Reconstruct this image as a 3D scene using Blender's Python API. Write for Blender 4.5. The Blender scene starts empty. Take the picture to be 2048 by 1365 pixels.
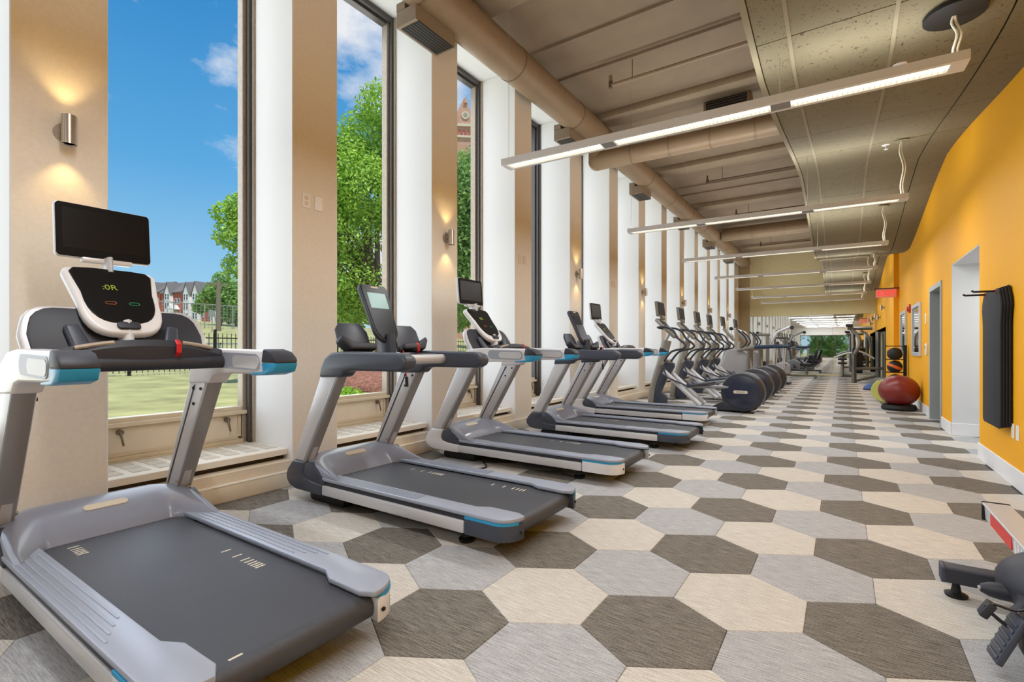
import bpy, bmesh, math, random
import numpy as np
from mathutils import Vector, Matrix
random.seed(7); RNG = np.random.default_rng(11)
S = bpy.context.scene
COL = S.collection
PI = math.pi

# ------------------------------------------------------------------ camera
TH = math.radians(33.884)          # heading turned left of the room's long axis (+Y)
CH = 1.165                         # lens height
F = Vector((-math.sin(TH), math.cos(TH), 0)); R = Vector((math.cos(TH), math.sin(TH), 0))
cd = bpy.data.cameras.new('camera'); cam = bpy.data.objects.new('camera', cd); COL.objects.link(cam)
cd.sensor_width = 36; cd.lens = 36 * 985 / 2048; cd.shift_y = 12.5 / 2048; cd.clip_start = .02; cd.clip_end = 2000
cam.location = (0, 0, CH); cam.rotation_euler = (PI / 2, 0, TH)
S.camera = cam
S.view_settings.view_transform = 'Standard'; S.view_settings.look = 'None'
S.view_settings.gamma = 1; S.view_settings.use_curve_mapping = False
S.view_settings.exposure = 0.0
S.cycles.use_denoising = True
S.cycles.max_bounces = 10; S.cycles.diffuse_bounces = 5; S.cycles.glossy_bounces = 5
S.cycles.transparent_max_bounces = 24; S.cycles.sample_clamp_indirect = 6
S.cycles.caustics_reflective = False; S.cycles.caustics_refractive = False


def lin(c):
    c = c / 255
    return c / 12.92 if c <= .04045 else ((c + .055) / 1.055) ** 2.4


def rgb(r, g, b):
    return (lin(r), lin(g), lin(b), 1)


# ------------------------------------------------------------------ sky
W = bpy.data.worlds.new('sky'); S.world = W; W.use_nodes = True
nt = W.node_tree; nt.nodes.clear()
N = nt.nodes.new; L = nt.links.new
wo = N('ShaderNodeOutputWorld'); bg = N('ShaderNodeBackground'); L(bg.outputs[0], wo.inputs[0])
tc = N('ShaderNodeTexCoord'); sx = N('ShaderNodeSeparateXYZ'); L(tc.outputs['Generated'], sx.inputs[0])
grad = N('ShaderNodeValToRGB'); L(sx.outputs[2], grad.inputs[0])
e = grad.color_ramp.elements
e[0].position = 0.0; e[0].color = rgb(190, 222, 240)
e[1].position = .62; e[1].color = rgb(28, 124, 196)
x = e.new(.12); x.color = rgb(148, 203, 238)
x = e.new(.3); x.color = rgb(92, 170, 226)
mp = N('ShaderNodeMapping'); L(tc.outputs['Generated'], mp.inputs[0])
mp.inputs['Scale'].default_value = (1, 1, 1.7); mp.inputs['Location'].default_value = (1.95, 8.69, 3.93)
n1 = N('ShaderNodeTexNoise'); L(mp.outputs[0], n1.inputs['Vector'])
n1.inputs['Scale'].default_value = 2.6; n1.inputs['Detail'].default_value = 9; n1.inputs['Roughness'].default_value = .58
cr = N('ShaderNodeValToRGB'); L(n1.outputs[0], cr.inputs[0])
cr.color_ramp.elements[0].position = .50; cr.color_ramp.elements[1].position = .62
cc = N('ShaderNodeValToRGB'); L(n1.outputs[0], cc.inputs[0])
cc.color_ramp.elements[0].position = .5; cc.color_ramp.elements[0].color = rgb(252, 253, 255)
cc.color_ramp.elements[1].position = .78; cc.color_ramp.elements[1].color = rgb(214, 218, 226)
mx = N('ShaderNodeMixRGB'); L(cr.outputs[0], mx.inputs[0]); L(grad.outputs[0], mx.inputs[1]); L(cc.outputs[0], mx.inputs[2])
L(mx.outputs[0], bg.inputs[0]); bg.inputs[1].default_value = 1.0

# ------------------------------------------------------------------ sun, and area lamps added outside the glass to boost daylight
sl = bpy.data.lights.new('sun', 'SUN'); sl.energy = 4.2; sl.angle = .01; sl.color = (1, .96, .88)
so = bpy.data.objects.new('sun', sl); COL.objects.link(so)
so.rotation_euler = Vector((.38, -.15, 1)).to_track_quat('Z', 'Y').to_euler()

DAY = 38.0
PITCH, Y0, PIERW = 1.707, .72, .447
XP, XREV, XG = -3.87, -4.45, -4.60
NB = 13
for n in range(-2, NB):
    ya = Y0 + PIERW + PITCH * n; yb = Y0 + PITCH * (n + 1)
    l = bpy.data.lights.new('window_daylight', 'AREA'); l.shape = 'RECTANGLE'; l.size = 4.4; l.size_y = yb - ya
    l.energy = DAY; l.color = (.94, .97, 1)
    o = bpy.data.objects.new('window_daylight', l); COL.objects.link(o)
    o.location = (XG - .25, (ya + yb) / 2, 2.85); o.rotation_euler = (0, -PI / 2, 0)

# ------------------------------------------------------------------ materials
def M(name, col, rough=.6, metal=0.0, var=.0, vscale=8, bump=0.0, bscale=60, emit=None, estr=0, stretch=None, coat=0, spec=.5):
    m = bpy.data.materials.new(name); m.use_nodes = True
    t = m.node_tree; b = t.nodes['Principled BSDF']
    c = rgb(*col); b.inputs['Base Color'].default_value = c
    b.inputs['Roughness'].default_value = rough; b.inputs['Metallic'].default_value = metal
    b.inputs['Specular IOR Level'].default_value = spec
    if coat: b.inputs['Coat Weight'].default_value = coat
    if emit:
        b.inputs['Emission Color'].default_value = rgb(*emit); b.inputs['Emission Strength'].default_value = estr
    if var or bump:
        co = t.nodes.new('ShaderNodeTexCoord'); mpn = t.nodes.new('ShaderNodeMapping')
        t.links.new(co.outputs['Object'], mpn.inputs[0])
        if stretch: mpn.inputs['Scale'].default_value = stretch
    if var:
        n = t.nodes.new('ShaderNodeTexNoise'); n.inputs['Scale'].default_value = vscale; n.inputs['Detail'].default_value = 5
        t.links.new(mpn.outputs[0], n.inputs['Vector'])
        mr = t.nodes.new('ShaderNodeMapRange'); mr.inputs[1].default_value = .3; mr.inputs[2].default_value = .7
        mr.inputs[3].default_value = 1 - var; mr.inputs[4].default_value = 1 + var
        t.links.new(n.outputs[0], mr.inputs[0])
        mu = t.nodes.new('ShaderNodeMixRGB'); mu.blend_type = 'MULTIPLY'; mu.inputs[0].default_value = 1; mu.inputs[1].default_value = c
        t.links.new(mr.outputs[0], mu.inputs[2]); t.links.new(mu.outputs[0], b.inputs['Base Color'])
    if bump:
        n2 = t.nodes.new('ShaderNodeTexNoise'); n2.inputs['Scale'].default_value = bscale; n2.inputs['Detail'].default_value = 3
        t.links.new(mpn.outputs[0], n2.inputs['Vector'])
        bu = t.nodes.new('ShaderNodeBump'); bu.inputs['Strength'].default_value = bump; bu.inputs['Distance'].default_value = .01
        t.links.new(n2.outputs[0], bu.inputs['Height']); t.links.new(bu.outputs[0], b.inputs['Normal'])
    return m


def carpet(name, c0, c1):
    """woven broadloom: streaks along X broken by a fine herringbone"""
    m = bpy.data.materials.new(name); m.use_nodes = True
    t = m.node_tree; b = t.nodes['Principled BSDF']; b.inputs['Roughness'].default_value = .95
    b.inputs['Specular IOR Level'].default_value = .15
    co = t.nodes.new('ShaderNodeTexCoord'); geo = t.nodes.new('ShaderNodeNewGeometry')
    def noise(sc, st, det=3):
        mpn = t.nodes.new('ShaderNodeMapping'); mpn.inputs['Scale'].default_value = st
        t.links.new(geo.outputs['Position'], mpn.inputs[0])
        n = t.nodes.new('ShaderNodeTexNoise'); n.inputs['Scale'].default_value = sc; n.inputs['Detail'].default_value = det
        t.links.new(mpn.outputs[0], n.inputs['Vector']); return n.outputs[0]
    a = noise(26, (.45, 6, 1), 4); d = noise(150, (1, 1, 1), 2); wv = t.nodes.new('ShaderNodeTexWave')
    mpw = t.nodes.new('ShaderNodeMapping'); mpw.inputs['Rotation'].default_value = (0, 0, .7); t.links.new(geo.outputs['Position'], mpw.inputs[0])
    t.links.new(mpw.outputs[0], wv.inputs['Vector']); wv.inputs['Scale'].default_value = 38; wv.inputs['Distortion'].default_value = 3; wv.inputs['Detail'].default_value = 2
    def math_(op, p, q):
        k = t.nodes.new('ShaderNodeMath'); k.operation = op
        for i, v in enumerate((p, q)):
            if isinstance(v, (int, float)): k.inputs[i].default_value = v
            else: t.links.new(v, k.inputs[i])
        return k.outputs[0]
    s = math_('ADD', math_('MULTIPLY', a, .62), math_('ADD', math_('MULTIPLY', d, .36), math_('MULTIPLY', wv.outputs['Fac'], .10)))
    r = t.nodes.new('ShaderNodeValToRGB'); t.links.new(s, r.inputs[0])
    r.color_ramp.elements[0].position = .38; r.color_ramp.elements[0].color = rgb(*c0)
    r.color_ramp.elements[1].position = .70; r.color_ramp.elements[1].color = rgb(*c1)
    t.links.new(r.outputs[0], b.inputs['Base Color'])
    bu = t.nodes.new('ShaderNodeBump'); bu.inputs['Strength'].default_value = .35; bu.inputs['Distance'].default_value = .004
    t.links.new(s, bu.inputs['Height']); t.links.new(bu.outputs[0], b.inputs['Normal'])
    return m


def glass_mat(name, refl=.06, tint=(1, 1, 1, 1)):
    m = bpy.data.materials.new(name); m.use_nodes = True; t = m.node_tree; t.nodes.clear()
    o = t.nodes.new('ShaderNodeOutputMaterial'); mxs = t.nodes.new('ShaderNodeMixShader')
    tr = t.nodes.new('ShaderNodeBsdfTransparent'); tr.inputs[0].default_value = tint
    gl = t.nodes.new('ShaderNodeBsdfGlossy'); gl.inputs['Roughness'].default_value = .3
    mxs.inputs[0].default_value = refl
    t.links.new(tr.outputs[0], mxs.inputs[1]); t.links.new(gl.outputs[0], mxs.inputs[2]); t.links.new(mxs.outputs[0], o.inputs[0])
    return m


MT = dict(
    white=M('white_wall_paint', (236, 236, 236), .6, bump=.04, bscale=90),
    tan=M('tan_wall_paint', (236, 228, 215), .7, var=.03, vscale=40, bump=.05, bscale=120),
    runner=M('ceiling_runner_paint', (140, 132, 108), .8),
    orange=M('orange_wall_paint', (247, 176, 26), .6, bump=.05, bscale=120, spec=.25),
    hall=M('pale_grey_paint', (226, 227, 228), .6, bump=.04),
    trim=M('white_trim_paint', (240, 240, 242), .4),
    cream=M('cream_metal_enamel', (226, 214, 194), .45, var=.03, vscale=12),
    creamw=M('cream_white_enamel', (238, 232, 220), .45),
    grille=M('grille_mesh_beige', (205, 198, 184), .6, var=.1, vscale=300),
    gap=M('dark_shadow_gap', (70, 60, 50), .8),
    sash=M('beige_sash_enamel', (212, 198, 172), .45, var=.04, vscale=9),
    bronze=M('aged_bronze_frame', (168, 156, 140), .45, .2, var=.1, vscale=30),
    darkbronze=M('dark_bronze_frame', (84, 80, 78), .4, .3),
    latch=M('worn_brass_latch', (120, 112, 98), .35, .8),
    ceil=M('brown_ceiling_paint', (142, 124, 102), .75, var=.08, vscale=3, bump=.1, bscale=40),
    rib=M('brown_rib_paint', (150, 132, 108), .75, var=.08, vscale=4, bump=.08, bscale=40),
    duct=M('tan_duct_paint', (150, 128, 102), .5, .15, var=.05, vscale=6, bump=.05, bscale=30),
    ductband=M('duct_seam_paint', (134, 112, 88), .5, .15),
    diffbox=M('duct_box_paint', (148, 132, 112), .5, .1),
    black=M('matt_black', (16, 16, 18), .6),
    back=M('pale_cream_paint', (228, 216, 168), .7, var=.03),
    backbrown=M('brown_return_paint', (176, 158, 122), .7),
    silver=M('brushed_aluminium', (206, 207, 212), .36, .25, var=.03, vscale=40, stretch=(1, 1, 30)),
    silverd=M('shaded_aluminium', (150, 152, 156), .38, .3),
    whiteplastic=M('white_machine_plastic', (224, 225, 230), .32, coat=.2),
    slate=M('slate_machine_plastic', (62, 68, 82), .38),
    hood=M('lavender_grey_plastic', (134, 140, 158), .3, coat=.25),
    foot=M('blue_grey_foot_rail', (160, 167, 184), .36, .1),
    rubber=M('dark_grip_rubber', (44, 46, 56), .5),
    belt=M('running_belt', (60, 62, 70), .38, var=.08, vscale=3, bump=.25, bscale=500),
    cream_print=M('cream_print', (216, 208, 190), .6),
    blue=M('blue_accent', (40, 150, 200), .3),
    gblack=M('gloss_black_panel', (16, 16, 18), .3, spec=.25),
    screen=M('black_screen_glass', (20, 18, 18), .5, spec=.1),
    lcd=M('lit_lcd', (120, 160, 160), .3, emit=(120, 160, 158), estr=.35),
    red=M('red_cord', (200, 24, 34), .5),
    steel=M('brushed_steel', (186, 176, 164), .28, .9, stretch=(1, 1, .05)),
    lamp=M('lamp_glow', (255, 240, 210), .5, emit=(255, 226, 160), estr=6),
    louver=M('lit_louver_lens', (255, 250, 230), .5, emit=(255, 247, 216), estr=2.4),
    fixture=M('grey_fixture_enamel', (226, 227, 232), .4, .2),
    fixtured=M('grey_fixture_joint', (142, 142, 142), .5, .2),
    wire=M('thin_steel_wire', (170, 166, 156), .4, .6),
    conduit=M('white_flex_cord', (222, 218, 200), .5),
    rust=M('sprinkler_pipe_paint', (96, 74, 56), .6),
    plate=M('white_cover_plate', (240, 238, 232), .35),
    platetan=M('tan_cover_plate', (226, 210, 190), .5),
    exitred=M('exit_red', (255, 40, 40), .4, emit=(255, 40, 48), estr=1.6),
    exitface=M('exit_face', (236, 170, 158), .5, emit=(255, 90, 80), estr=.2),
    mat_blk=M('black_foam_mat', (38, 40, 46), .75, bump=.1, bscale=300),
    mat_side=M('black_foam_edge', (24, 24, 26), .8),
    alarm=M('alarm_red', (190, 24, 24), .35),
    doorgrey=M('grey_door_frame', (170, 176, 174), .45),
    doorslab=M('grey_door_leaf', (90, 92, 94), .5),
    exitmark=M('red_decal_print', (220, 50, 48), .45),
    mirror=M('mirror_silver', (225, 228, 226), .02, 1.0),
    ballred=M('maroon_vinyl', (128, 42, 38), .34, bump=.03, bscale=30),
    ballgreen=M('pale_lime_vinyl', (206, 214, 120), .4),
    ballblue=M('pale_blue_vinyl', (110, 150, 205), .4),
    bosublue=M('blue_dome_vinyl', (60, 92, 160), .4),
    medblack=M('black_medicine_ball', (34, 32, 32), .55),
    medorange=M('orange_panel_leather', (224, 110, 50), .5),
    gunmetal=M('grey_machine_frame', (126, 124, 116), .42, .4),
    towergrey=M('warm_grey_plastic', (150, 146, 138), .4, .2),
    drum=M('dark_drum_plastic', (44, 46, 54), .35),
    drumdisc=M('smoked_drum_disc', (42, 46, 66), .2, coat=.2),
    shroud=M('pale_grey_shroud', (178, 178, 184), .4),
    bluepad=M('blue_vinyl_pad', (44, 66, 96), .5),
    brick=M('townhouse_brick', (176, 96, 78), .85, var=.12, vscale=3),
    gable=M('white_siding', (232, 232, 232), .7),
    roof=M('grey_roof_shingle', (112, 110, 112), .85, var=.1, vscale=2),
    pane_dark=M('dark_window_pane', (70, 78, 92), .15),
    grass=M('lawn_grass', (164, 164, 112), .95, var=.30, vscale=1.3, bump=.5, bscale=30),
    asphalt=M('pale_asphalt', (186, 184, 180), .9, var=.05),
    mulch=M('red_brown_mulch', (142, 98, 84), .95, var=.45, vscale=14, bump=.8, bscale=20),
    iron=M('black_iron', (24, 26, 28), .5, .3),
    chain=M('galvanised_wire', (160, 164, 160), .5, .4),
    bark=M('tree_bark', (96, 82, 66), .9, var=.2, vscale=6, bump=.5, bscale=12),
    stone=M('church_stone', (196, 150, 124), .85, var=.12, vscale=1.2),
    stonelight=M('church_trim_stone', (210, 196, 172), .85),
    pole=M('weathered_pole', (126, 116, 104), .9),
    carwhite=M('car_paint', (226, 222, 222), .3),
    kick=M('dark_hall_carpet', (96, 88, 80), .95),
)
MT['car_d'] = carpet('carpet_dark_taupe', (78, 74, 68), (150, 145, 137))
MT['car_g'] = carpet('carpet_silver_grey', (146, 148, 150), (200, 201, 204))
MT['car_b'] = carpet('carpet_beige', (180, 175, 165), (224, 220, 214))
MT['glass'] = glass_mat('window_glass', .009)


def leafmat(name, a, b):
    m = bpy.data.materials.new(name); m.use_nodes = True; t = m.node_tree; p = t.nodes['Principled BSDF']
    p.inputs['Roughness'].default_value = .55
    g = t.nodes.new('ShaderNodeNewGeometry'); r = t.nodes.new('ShaderNodeValToRGB')
    t.links.new(g.outputs['Random Per Island'], r.inputs[0])
    r.color_ramp.elements[0].color = rgb(*a); r.color_ramp.elements[1].color = rgb(*b)
    t.links.new(r.outputs[0], p.inputs['Base Color'])
    tl = t.nodes.new('ShaderNodeBsdfTranslucent'); t.links.new(r.outputs[0], tl.inputs[0])
    mxs = t.nodes.new('ShaderNodeMixShader'); mxs.inputs[0].default_value = .4
    o = t.nodes['Material Output']
    t.links.new(p.outputs[0], mxs.inputs[1]); t.links.new(tl.outputs[0], mxs.inputs[2]); t.links.new(mxs.outputs[0], o.inputs[0])
    return m


MT['leaf'] = leafmat('bright_leaves', (118, 172, 44), (200, 232, 96))
MT['leaf2'] = leafmat('mid_green_leaves', (98, 150, 68), (168, 202, 110))


# ------------------------------------------------------------------ mesh helpers
class MB:
    """collects shapes in a bmesh; obj() links them as one mesh object"""
    def __init__(s, T=None):
        s.bm = bmesh.new(); s.T = T or Matrix.Identity(4)

    def _bev(s, faces, bev, seg, ang=.5):
        if bev <= 0: return
        ed = {e for f in faces for e in f.edges if len(e.link_faces) == 2 and e.calc_face_angle(0) > ang}
        bmesh.ops.bevel(s.bm, geom=list(ed), offset=bev, segments=seg, profile=.5, affect='EDGES', clamp_overlap=True)

    def poly(s, rings, caps=True, closed=True, bev=0, seg=2):
        """loft through rings of equal point count"""
        vs = [[s.bm.verts.new(s.T @ Vector(p)) for p in r] for r in rings]
        fs = []
        n = len(rings[0])
        for a, b in zip(vs, vs[1:]):
            for i in range(n if closed else n - 1):
                j = (i + 1) % n
                try: fs.append(s.bm.faces.new((a[i], a[j], b[j], b[i])))
                except ValueError: pass
        if caps and closed:
            for r in (list(reversed(vs[0])), vs[-1]):
                try: fs.append(s.bm.faces.new(r))
                except ValueError: pass
        bmesh.ops.recalc_face_normals(s.bm, faces=fs)
        s._bev(fs, bev, seg)
        return s

    def prism(s, pts, axis, a, b, bev=0, seg=2):
        f = {'x': lambda p, t: (t, p[0], p[1]), 'y': lambda p, t: (p[0], t, p[1]), 'z': lambda p, t: (p[0], p[1], t)}[axis]
        return s.poly([[f(p, a) for p in pts], [f(p, b) for p in pts]], bev=bev, seg=seg)

    def box(s, x0, x1, y0, y1, z0, z1, bev=0, seg=2):
        return s.prism([(x0, y0), (x1, y0), (x1, y1), (x0, y1)], 'z', z0, z1, bev, seg)

    def tube(s, pts, r, n=10, radii=None, caps=True, squash=None, closed=False):
        P = [Vector(p) for p in pts]; m = len(P); up = None; rings = []
        for i, p in enumerate(P):
            if closed: t = (P[(i + 1) % m] - P[i - 1])
            else: t = (P[min(i + 1, m - 1)] - P[max(i - 1, 0)])
            t.normalize()
            if up is None:
                up = Vector((0, 0, 1)) if abs(t.z) < .9 else Vector((0, 1, 0))
            up = (up - t * up.dot(t)).normalized(); sd = t.cross(up)
            rr = radii[i] if radii else r
            q = squash or (1, 1)
            rings.append([p + sd * (rr * q[0] * math.cos(2 * PI * k / n)) + up * (rr * q[1] * math.sin(2 * PI * k / n)) for k in range(n)])
        if closed: rings.append(rings[0]); caps = False
        return s.poly(rings, caps=caps)

    def cyl(s, p0, p1, r, n=16, r2=None, bev=0):
        P0, P1 = Vector(p0), Vector(p1); t = (P1 - P0).normalized()
        u = t.orthogonal().normalized(); v = t.cross(u)
        return s.poly([[P + u * (q * math.cos(2 * PI * k / n)) + v * (q * math.sin(2 * PI * k / n)) for k in range(n)] for P, q in ((P0, r), (P1, r2 or r))], bev=bev)

    def lathe(s, prof, c, axis='z', n=24, sc=(1, 1)):
        rings = []
        for r, h in prof:
            ring = []
            for k in range(n):
                a, b = max(r, 1e-4) * math.cos(2 * PI * k / n) * sc[0], max(r, 1e-4) * math.sin(2 * PI * k / n) * sc[1]
                ring.append({'z': (c[0] + a, c[1] + b, c[2] + h), 'y': (c[0] + a, c[1] + h, c[2] + b), 'x': (c[0] + h, c[1] + a, c[2] + b)}[axis])
            rings.append(ring)
        return s.poly(rings)

    def ball(s, c, rx, ry, rz, n=20, m=12):
        prof = [(math.sin(PI * i / m), -math.cos(PI * i / m)) for i in range(m + 1)]
        rings = [[(c[0] + rx * max(r, 1e-3) * math.cos(2 * PI * k / n), c[1] + ry * max(r, 1e-3) * math.sin(2 * PI * k / n), c[2] + rz * h) for k in range(n)] for r, h in prof]
        return s.poly(rings)

    def mesh(s, name, mat, sharp=.6):
        me = bpy.data.meshes.new(name)
        for f in s.bm.faces: f.smooth = True
        for ed in s.bm.edges:
            if len(ed.link_faces) == 2 and ed.calc_face_angle(0) > sharp: ed.smooth = False
        s.bm.to_mesh(me); s.bm.free()
        if mat is not None: me.materials.append(MT[mat] if isinstance(mat, str) else mat)
        return me

    def obj(s, name, mat, parent=None, sharp=.6, **pr):
        return link(s.mesh(name, mat, sharp), name, parent, **pr)


def link(me, name, parent=None, **pr):
    o = bpy.data.objects.new(name, me); COL.objects.link(o)
    if parent is not None: o.parent = parent
    for k, v in pr.items(): o[k] = v
    return o


def thing(name, label, cat, loc=(0, 0, 0), rotz=0, group=None):
    o = bpy.data.objects.new(name, None); COL.objects.link(o); o.empty_display_size = .1
    o.location = loc; o.rotation_euler = (0, 0, rotz); o['label'] = label; o['category'] = cat
    if group: o['group'] = group
    return o


def tag(o, label, cat, group=None):
    o['label'] = label; o['category'] = cat
    if group: o['group'] = group
    return o


def struct(o):
    o['kind'] = 'structure'; return o


CH_ = {}
def dup(o, parent=None):
    c = o.copy(); COL.objects.link(c)
    if parent is not None: c.parent = parent
    for ch in list(o.children): dup(ch, c)
    return c


def place(proto, loc, rotz, label, group=None, first=False):
    o = proto if first else dup(proto)
    o.location = loc; o.rotation_euler = (0, 0, rotz); o['label'] = label
    if group: o['group'] = group
    return o


def rrect(w, h, r, n=4, cx=0, cy=0):
    out = []
    for sx_, sy_, a0 in ((1, 1, 0), (-1, 1, 90), (-1, -1, 180), (1, -1, 270)):
        for i in range(n + 1):
            a = math.radians(a0 + 90 * i / n)
            out.append((cx + sx_ * (w / 2 - r) + r * math.cos(a), cy + sy_ * (h / 2 - r) + r * math.sin(a)))
    return out


def smooth_path(pts, k=5):
    """Catmull-Rom through the points"""
    P = [Vector(p) for p in pts]; out = []
    for i in range(len(P) - 1):
        p0, p1, p2, p3 = P[max(i - 1, 0)], P[i], P[i + 1], P[min(i + 2, len(P) - 1)]
        for j in range(k):
            t = j / k
            out.append(.5 * ((2 * p1) + (-p0 + p2) * t + (2 * p0 - 5 * p1 + 4 * p2 - p3) * t * t + (-p0 + 3 * p1 - 3 * p2 + p3) * t ** 3))
    out.append(P[-1]); return out


def text(body, size, T, mat, parent, name='lettering', extrude=.001):
    cu = bpy.data.curves.new(name, 'FONT'); cu.body = body; cu.size = size; cu.align_x = 'CENTER'; cu.align_y = 'CENTER'; cu.extrude = extrude
    tmp = bpy.data.objects.new(name, cu); COL.objects.link(tmp)
    me = bpy.data.meshes.new_from_object(tmp.evaluated_get(bpy.context.evaluated_depsgraph_get()))
    bpy.data.objects.remove(tmp); me.materials.clear(); me.materials.append(MT[mat])
    o = link(me, name, parent); o.matrix_local = T; return o


def basis(o, xa, ya):
    """matrix with text right along xa, text up along ya"""
    xa, ya = Vector(xa).normalized(), Vector(ya).normalized(); za = xa.cross(ya)
    m = Matrix((xa, ya, za)).transposed().to_4x4(); m.translation = Vector(o); return m


def at(u, v, w):
    """world point at forward distance w along the line of sight"""
    return Vector((0, 0, CH)) + w * (F + R * ((u - 1024) / 985) + Vector((0, 0, 1)) * ((695 - v) / 985))

# ================================================================== ROOM SHELL
YA, YB = -3.4, 24.0                # rear wall behind the camera, mirrored far wall
XR = 1.195
floor = struct(MB().box(-4.62, 1.36, YA, YB + .15, -.15, -.008).box(1.36, 3.4, 6.9, 8.8, -.15, -.008).obj('floor', 'kick'))

# hexagonal carpet tiles: one mesh per colour, the 300 nearest as objects of their own
HW = .52; HS = HW / math.sqrt(3)
def hexmesh(bm, cx, cy):
    top = [bm.verts.new((cx + (HS - .0035) * math.sin(PI / 3 * k), cy + (HS - .0035) * math.cos(PI / 3 * k), 0)) for k in range(6)]
    low = [bm.verts.new((cx + (HS - .0006) * math.sin(PI / 3 * k), cy + (HS - .0006) * math.cos(PI / 3 * k), -.003)) for k in range(6)]
    bas = [bm.verts.new((cx + (HS - .0006) * math.sin(PI / 3 * k), cy + (HS - .0006) * math.cos(PI / 3 * k), -.008)) for k in range(6)]
    bm.faces.new(list(reversed(top)))
    for k in range(6):
        j = (k + 1) % 6
        bm.faces.new((top[k], top[j], low[j], low[k])); bm.faces.new((low[k], low[j], bas[j], bas[k]))
hexme = {}
for k in 'dgb':
    b = MB(); hexmesh(b.bm, 0, 0); bmesh.ops.recalc_face_normals(b.bm, faces=b.bm.faces[:]); hexme[k] = b.mesh('carpet_tile', 'car_' + k)
cells = []
for r in range(-11, 52):
    for i in range(-14, 8):
        cx = .126 + (i + (.5 if r % 2 else 0)) * HW; cy = 1.576 + r * 1.5 * HS
        j = i if r % 2 == 0 else i + 2
        if cx < -4.2 or cx > 1.55 or cy < YA - .1 or cy > YB + .1: continue
        if cx > XR + .2 and not 6.95 < cy < 8.75: continue
        cells.append((cx, cy, 'dgb'[j % 3]))
def seen(c):
    d = Vector((c[0], c[1], 0)); w = d.dot(F); h = d.dot(R)
    return d.length if w > .9 and -1.15 < h / w < 1.15 else 1e3 + d.length
cells.sort(key=seen)
for cx, cy, k in cells[:300]:
    o = link(hexme[k], 'carpet_tile', floor); o.location = (cx, cy, 0)
for k in 'dgb':
    b = MB()
    for cx, cy, q in cells[300:]:
        if q == k: hexmesh(b.bm, cx, cy)
    bmesh.ops.recalc_face_normals(b.bm, faces=b.bm.faces[:])
    b.obj('carpet_field', 'car_' + k, floor, kind='stuff')

# high concrete ceiling with shallow cross ribs and joints
ceiling = struct(MB().box(-4.75, 1.36, YA, YB + .15, 5.2, 5.4).obj('ceiling', 'ceil'))
for y in (.9, 4.35, 7.88, 11.0, 14.4, 17.9, 21.3):
    MB().box(-4.6, 1.2, y, y + .39, 5.09, 5.2, .012).obj('ceiling_rib', 'rib', ceiling)
for y in (2.7, 5.75, 6.55, 9.55, 12.7, 13.35, 16.2, 19.6):
    MB().box(-4.6, 1.2, y, y + .05, 5.165, 5.2).obj('ceiling_joint', 'ceil', ceiling)

# lower folded tile ceiling along the orange wall
def zw(y):
    t = ((y - 9.0) / 9.2) % 1.0
    tri = 1 - 4 * t if t < .5 else 4 * t - 3
    return 3.56 + .27 * (.55 * tri + .45 * math.cos(2 * PI * t))
wave = struct(MB().poly([[(-.50, y, zw(y) + .035), (1.36, y, zw(y) + .035), (1.36, y, zw(y) + .06), (-.50, y, zw(y) + .06)] for y in np.arange(YA, YB + .01, .2)]).obj('ceiling', 'ceil'))
MT['tile'] = M('fissured_ceiling_tile', (122, 115, 92), .85, var=.05, vscale=2)
def fissures(m):
    t = m.node_tree; b = t.nodes['Principled BSDF']
    src = b.inputs['Base Color'].links[0].from_socket
    co = t.nodes.new('ShaderNodeTexCoord')
    n = t.nodes.new('ShaderNodeTexNoise'); n.inputs['Scale'].default_value = 34; n.inputs['Detail'].default_value = 4; n.inputs['Distortion'].default_value = 1.6
    t.links.new(co.outputs['Object'], n.inputs['Vector'])
    r = t.nodes.new('ShaderNodeValToRGB'); t.links.new(n.outputs[0], r.inputs[0])
    r.color_ramp.elements[0].position = .345; r.color_ramp.elements[0].color = (.35, .3, .25, 1)
    r.color_ramp.elements[1].position = .375; r.color_ramp.elements[1].color = (1, 1, 1, 1)
    mu = t.nodes.new('ShaderNodeMixRGB'); mu.blend_type = 'MULTIPLY'; mu.inputs[0].default_value = 1
    t.links.new(src, mu.inputs[1]); t.links.new(r.outputs[0], mu.inputs[2]); t.links.new(mu.outputs[0], b.inputs['Base Color'])
fissures(MT['tile'])
xs = [-.52, -.31, .29, .89, 1.2]
y = YA
while y < YB - .1:
    y1 = min(y + 1.22, YB)
    for a, b_ in zip(xs, xs[1:]):
        MB().poly([[(a + .006, q, zw(q)), (b_ - .006, q, zw(q)), (b_ - .006, q, zw(q) + .03), (a + .006, q, zw(q) + .03)] for q in np.linspace(y + .004, y1 - .004, 7)]).obj('ceiling_tile', 'tile', wave)
    y = y1
for x in xs[1:3]:
    MB().poly([[(x - .012, q, zw(q) - .004), (x + .012, q, zw(q) - .004), (x + .012, q, zw(q) + .03), (x - .012, q, zw(q) + .03)] for q in np.arange(YA, YB + .01, .2)]).obj('tile_runner', 'runner', wave)
MB().poly([[(-.56, q, zw(q) - .006), (-.52, q, zw(q) - .006), (-.52, q, zw(q) + .07), (-.56, q, zw(q) + .07)] for q in np.arange(YA, YB + .01, .2)]).obj('edge_trim', 'runner', wave)

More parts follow.
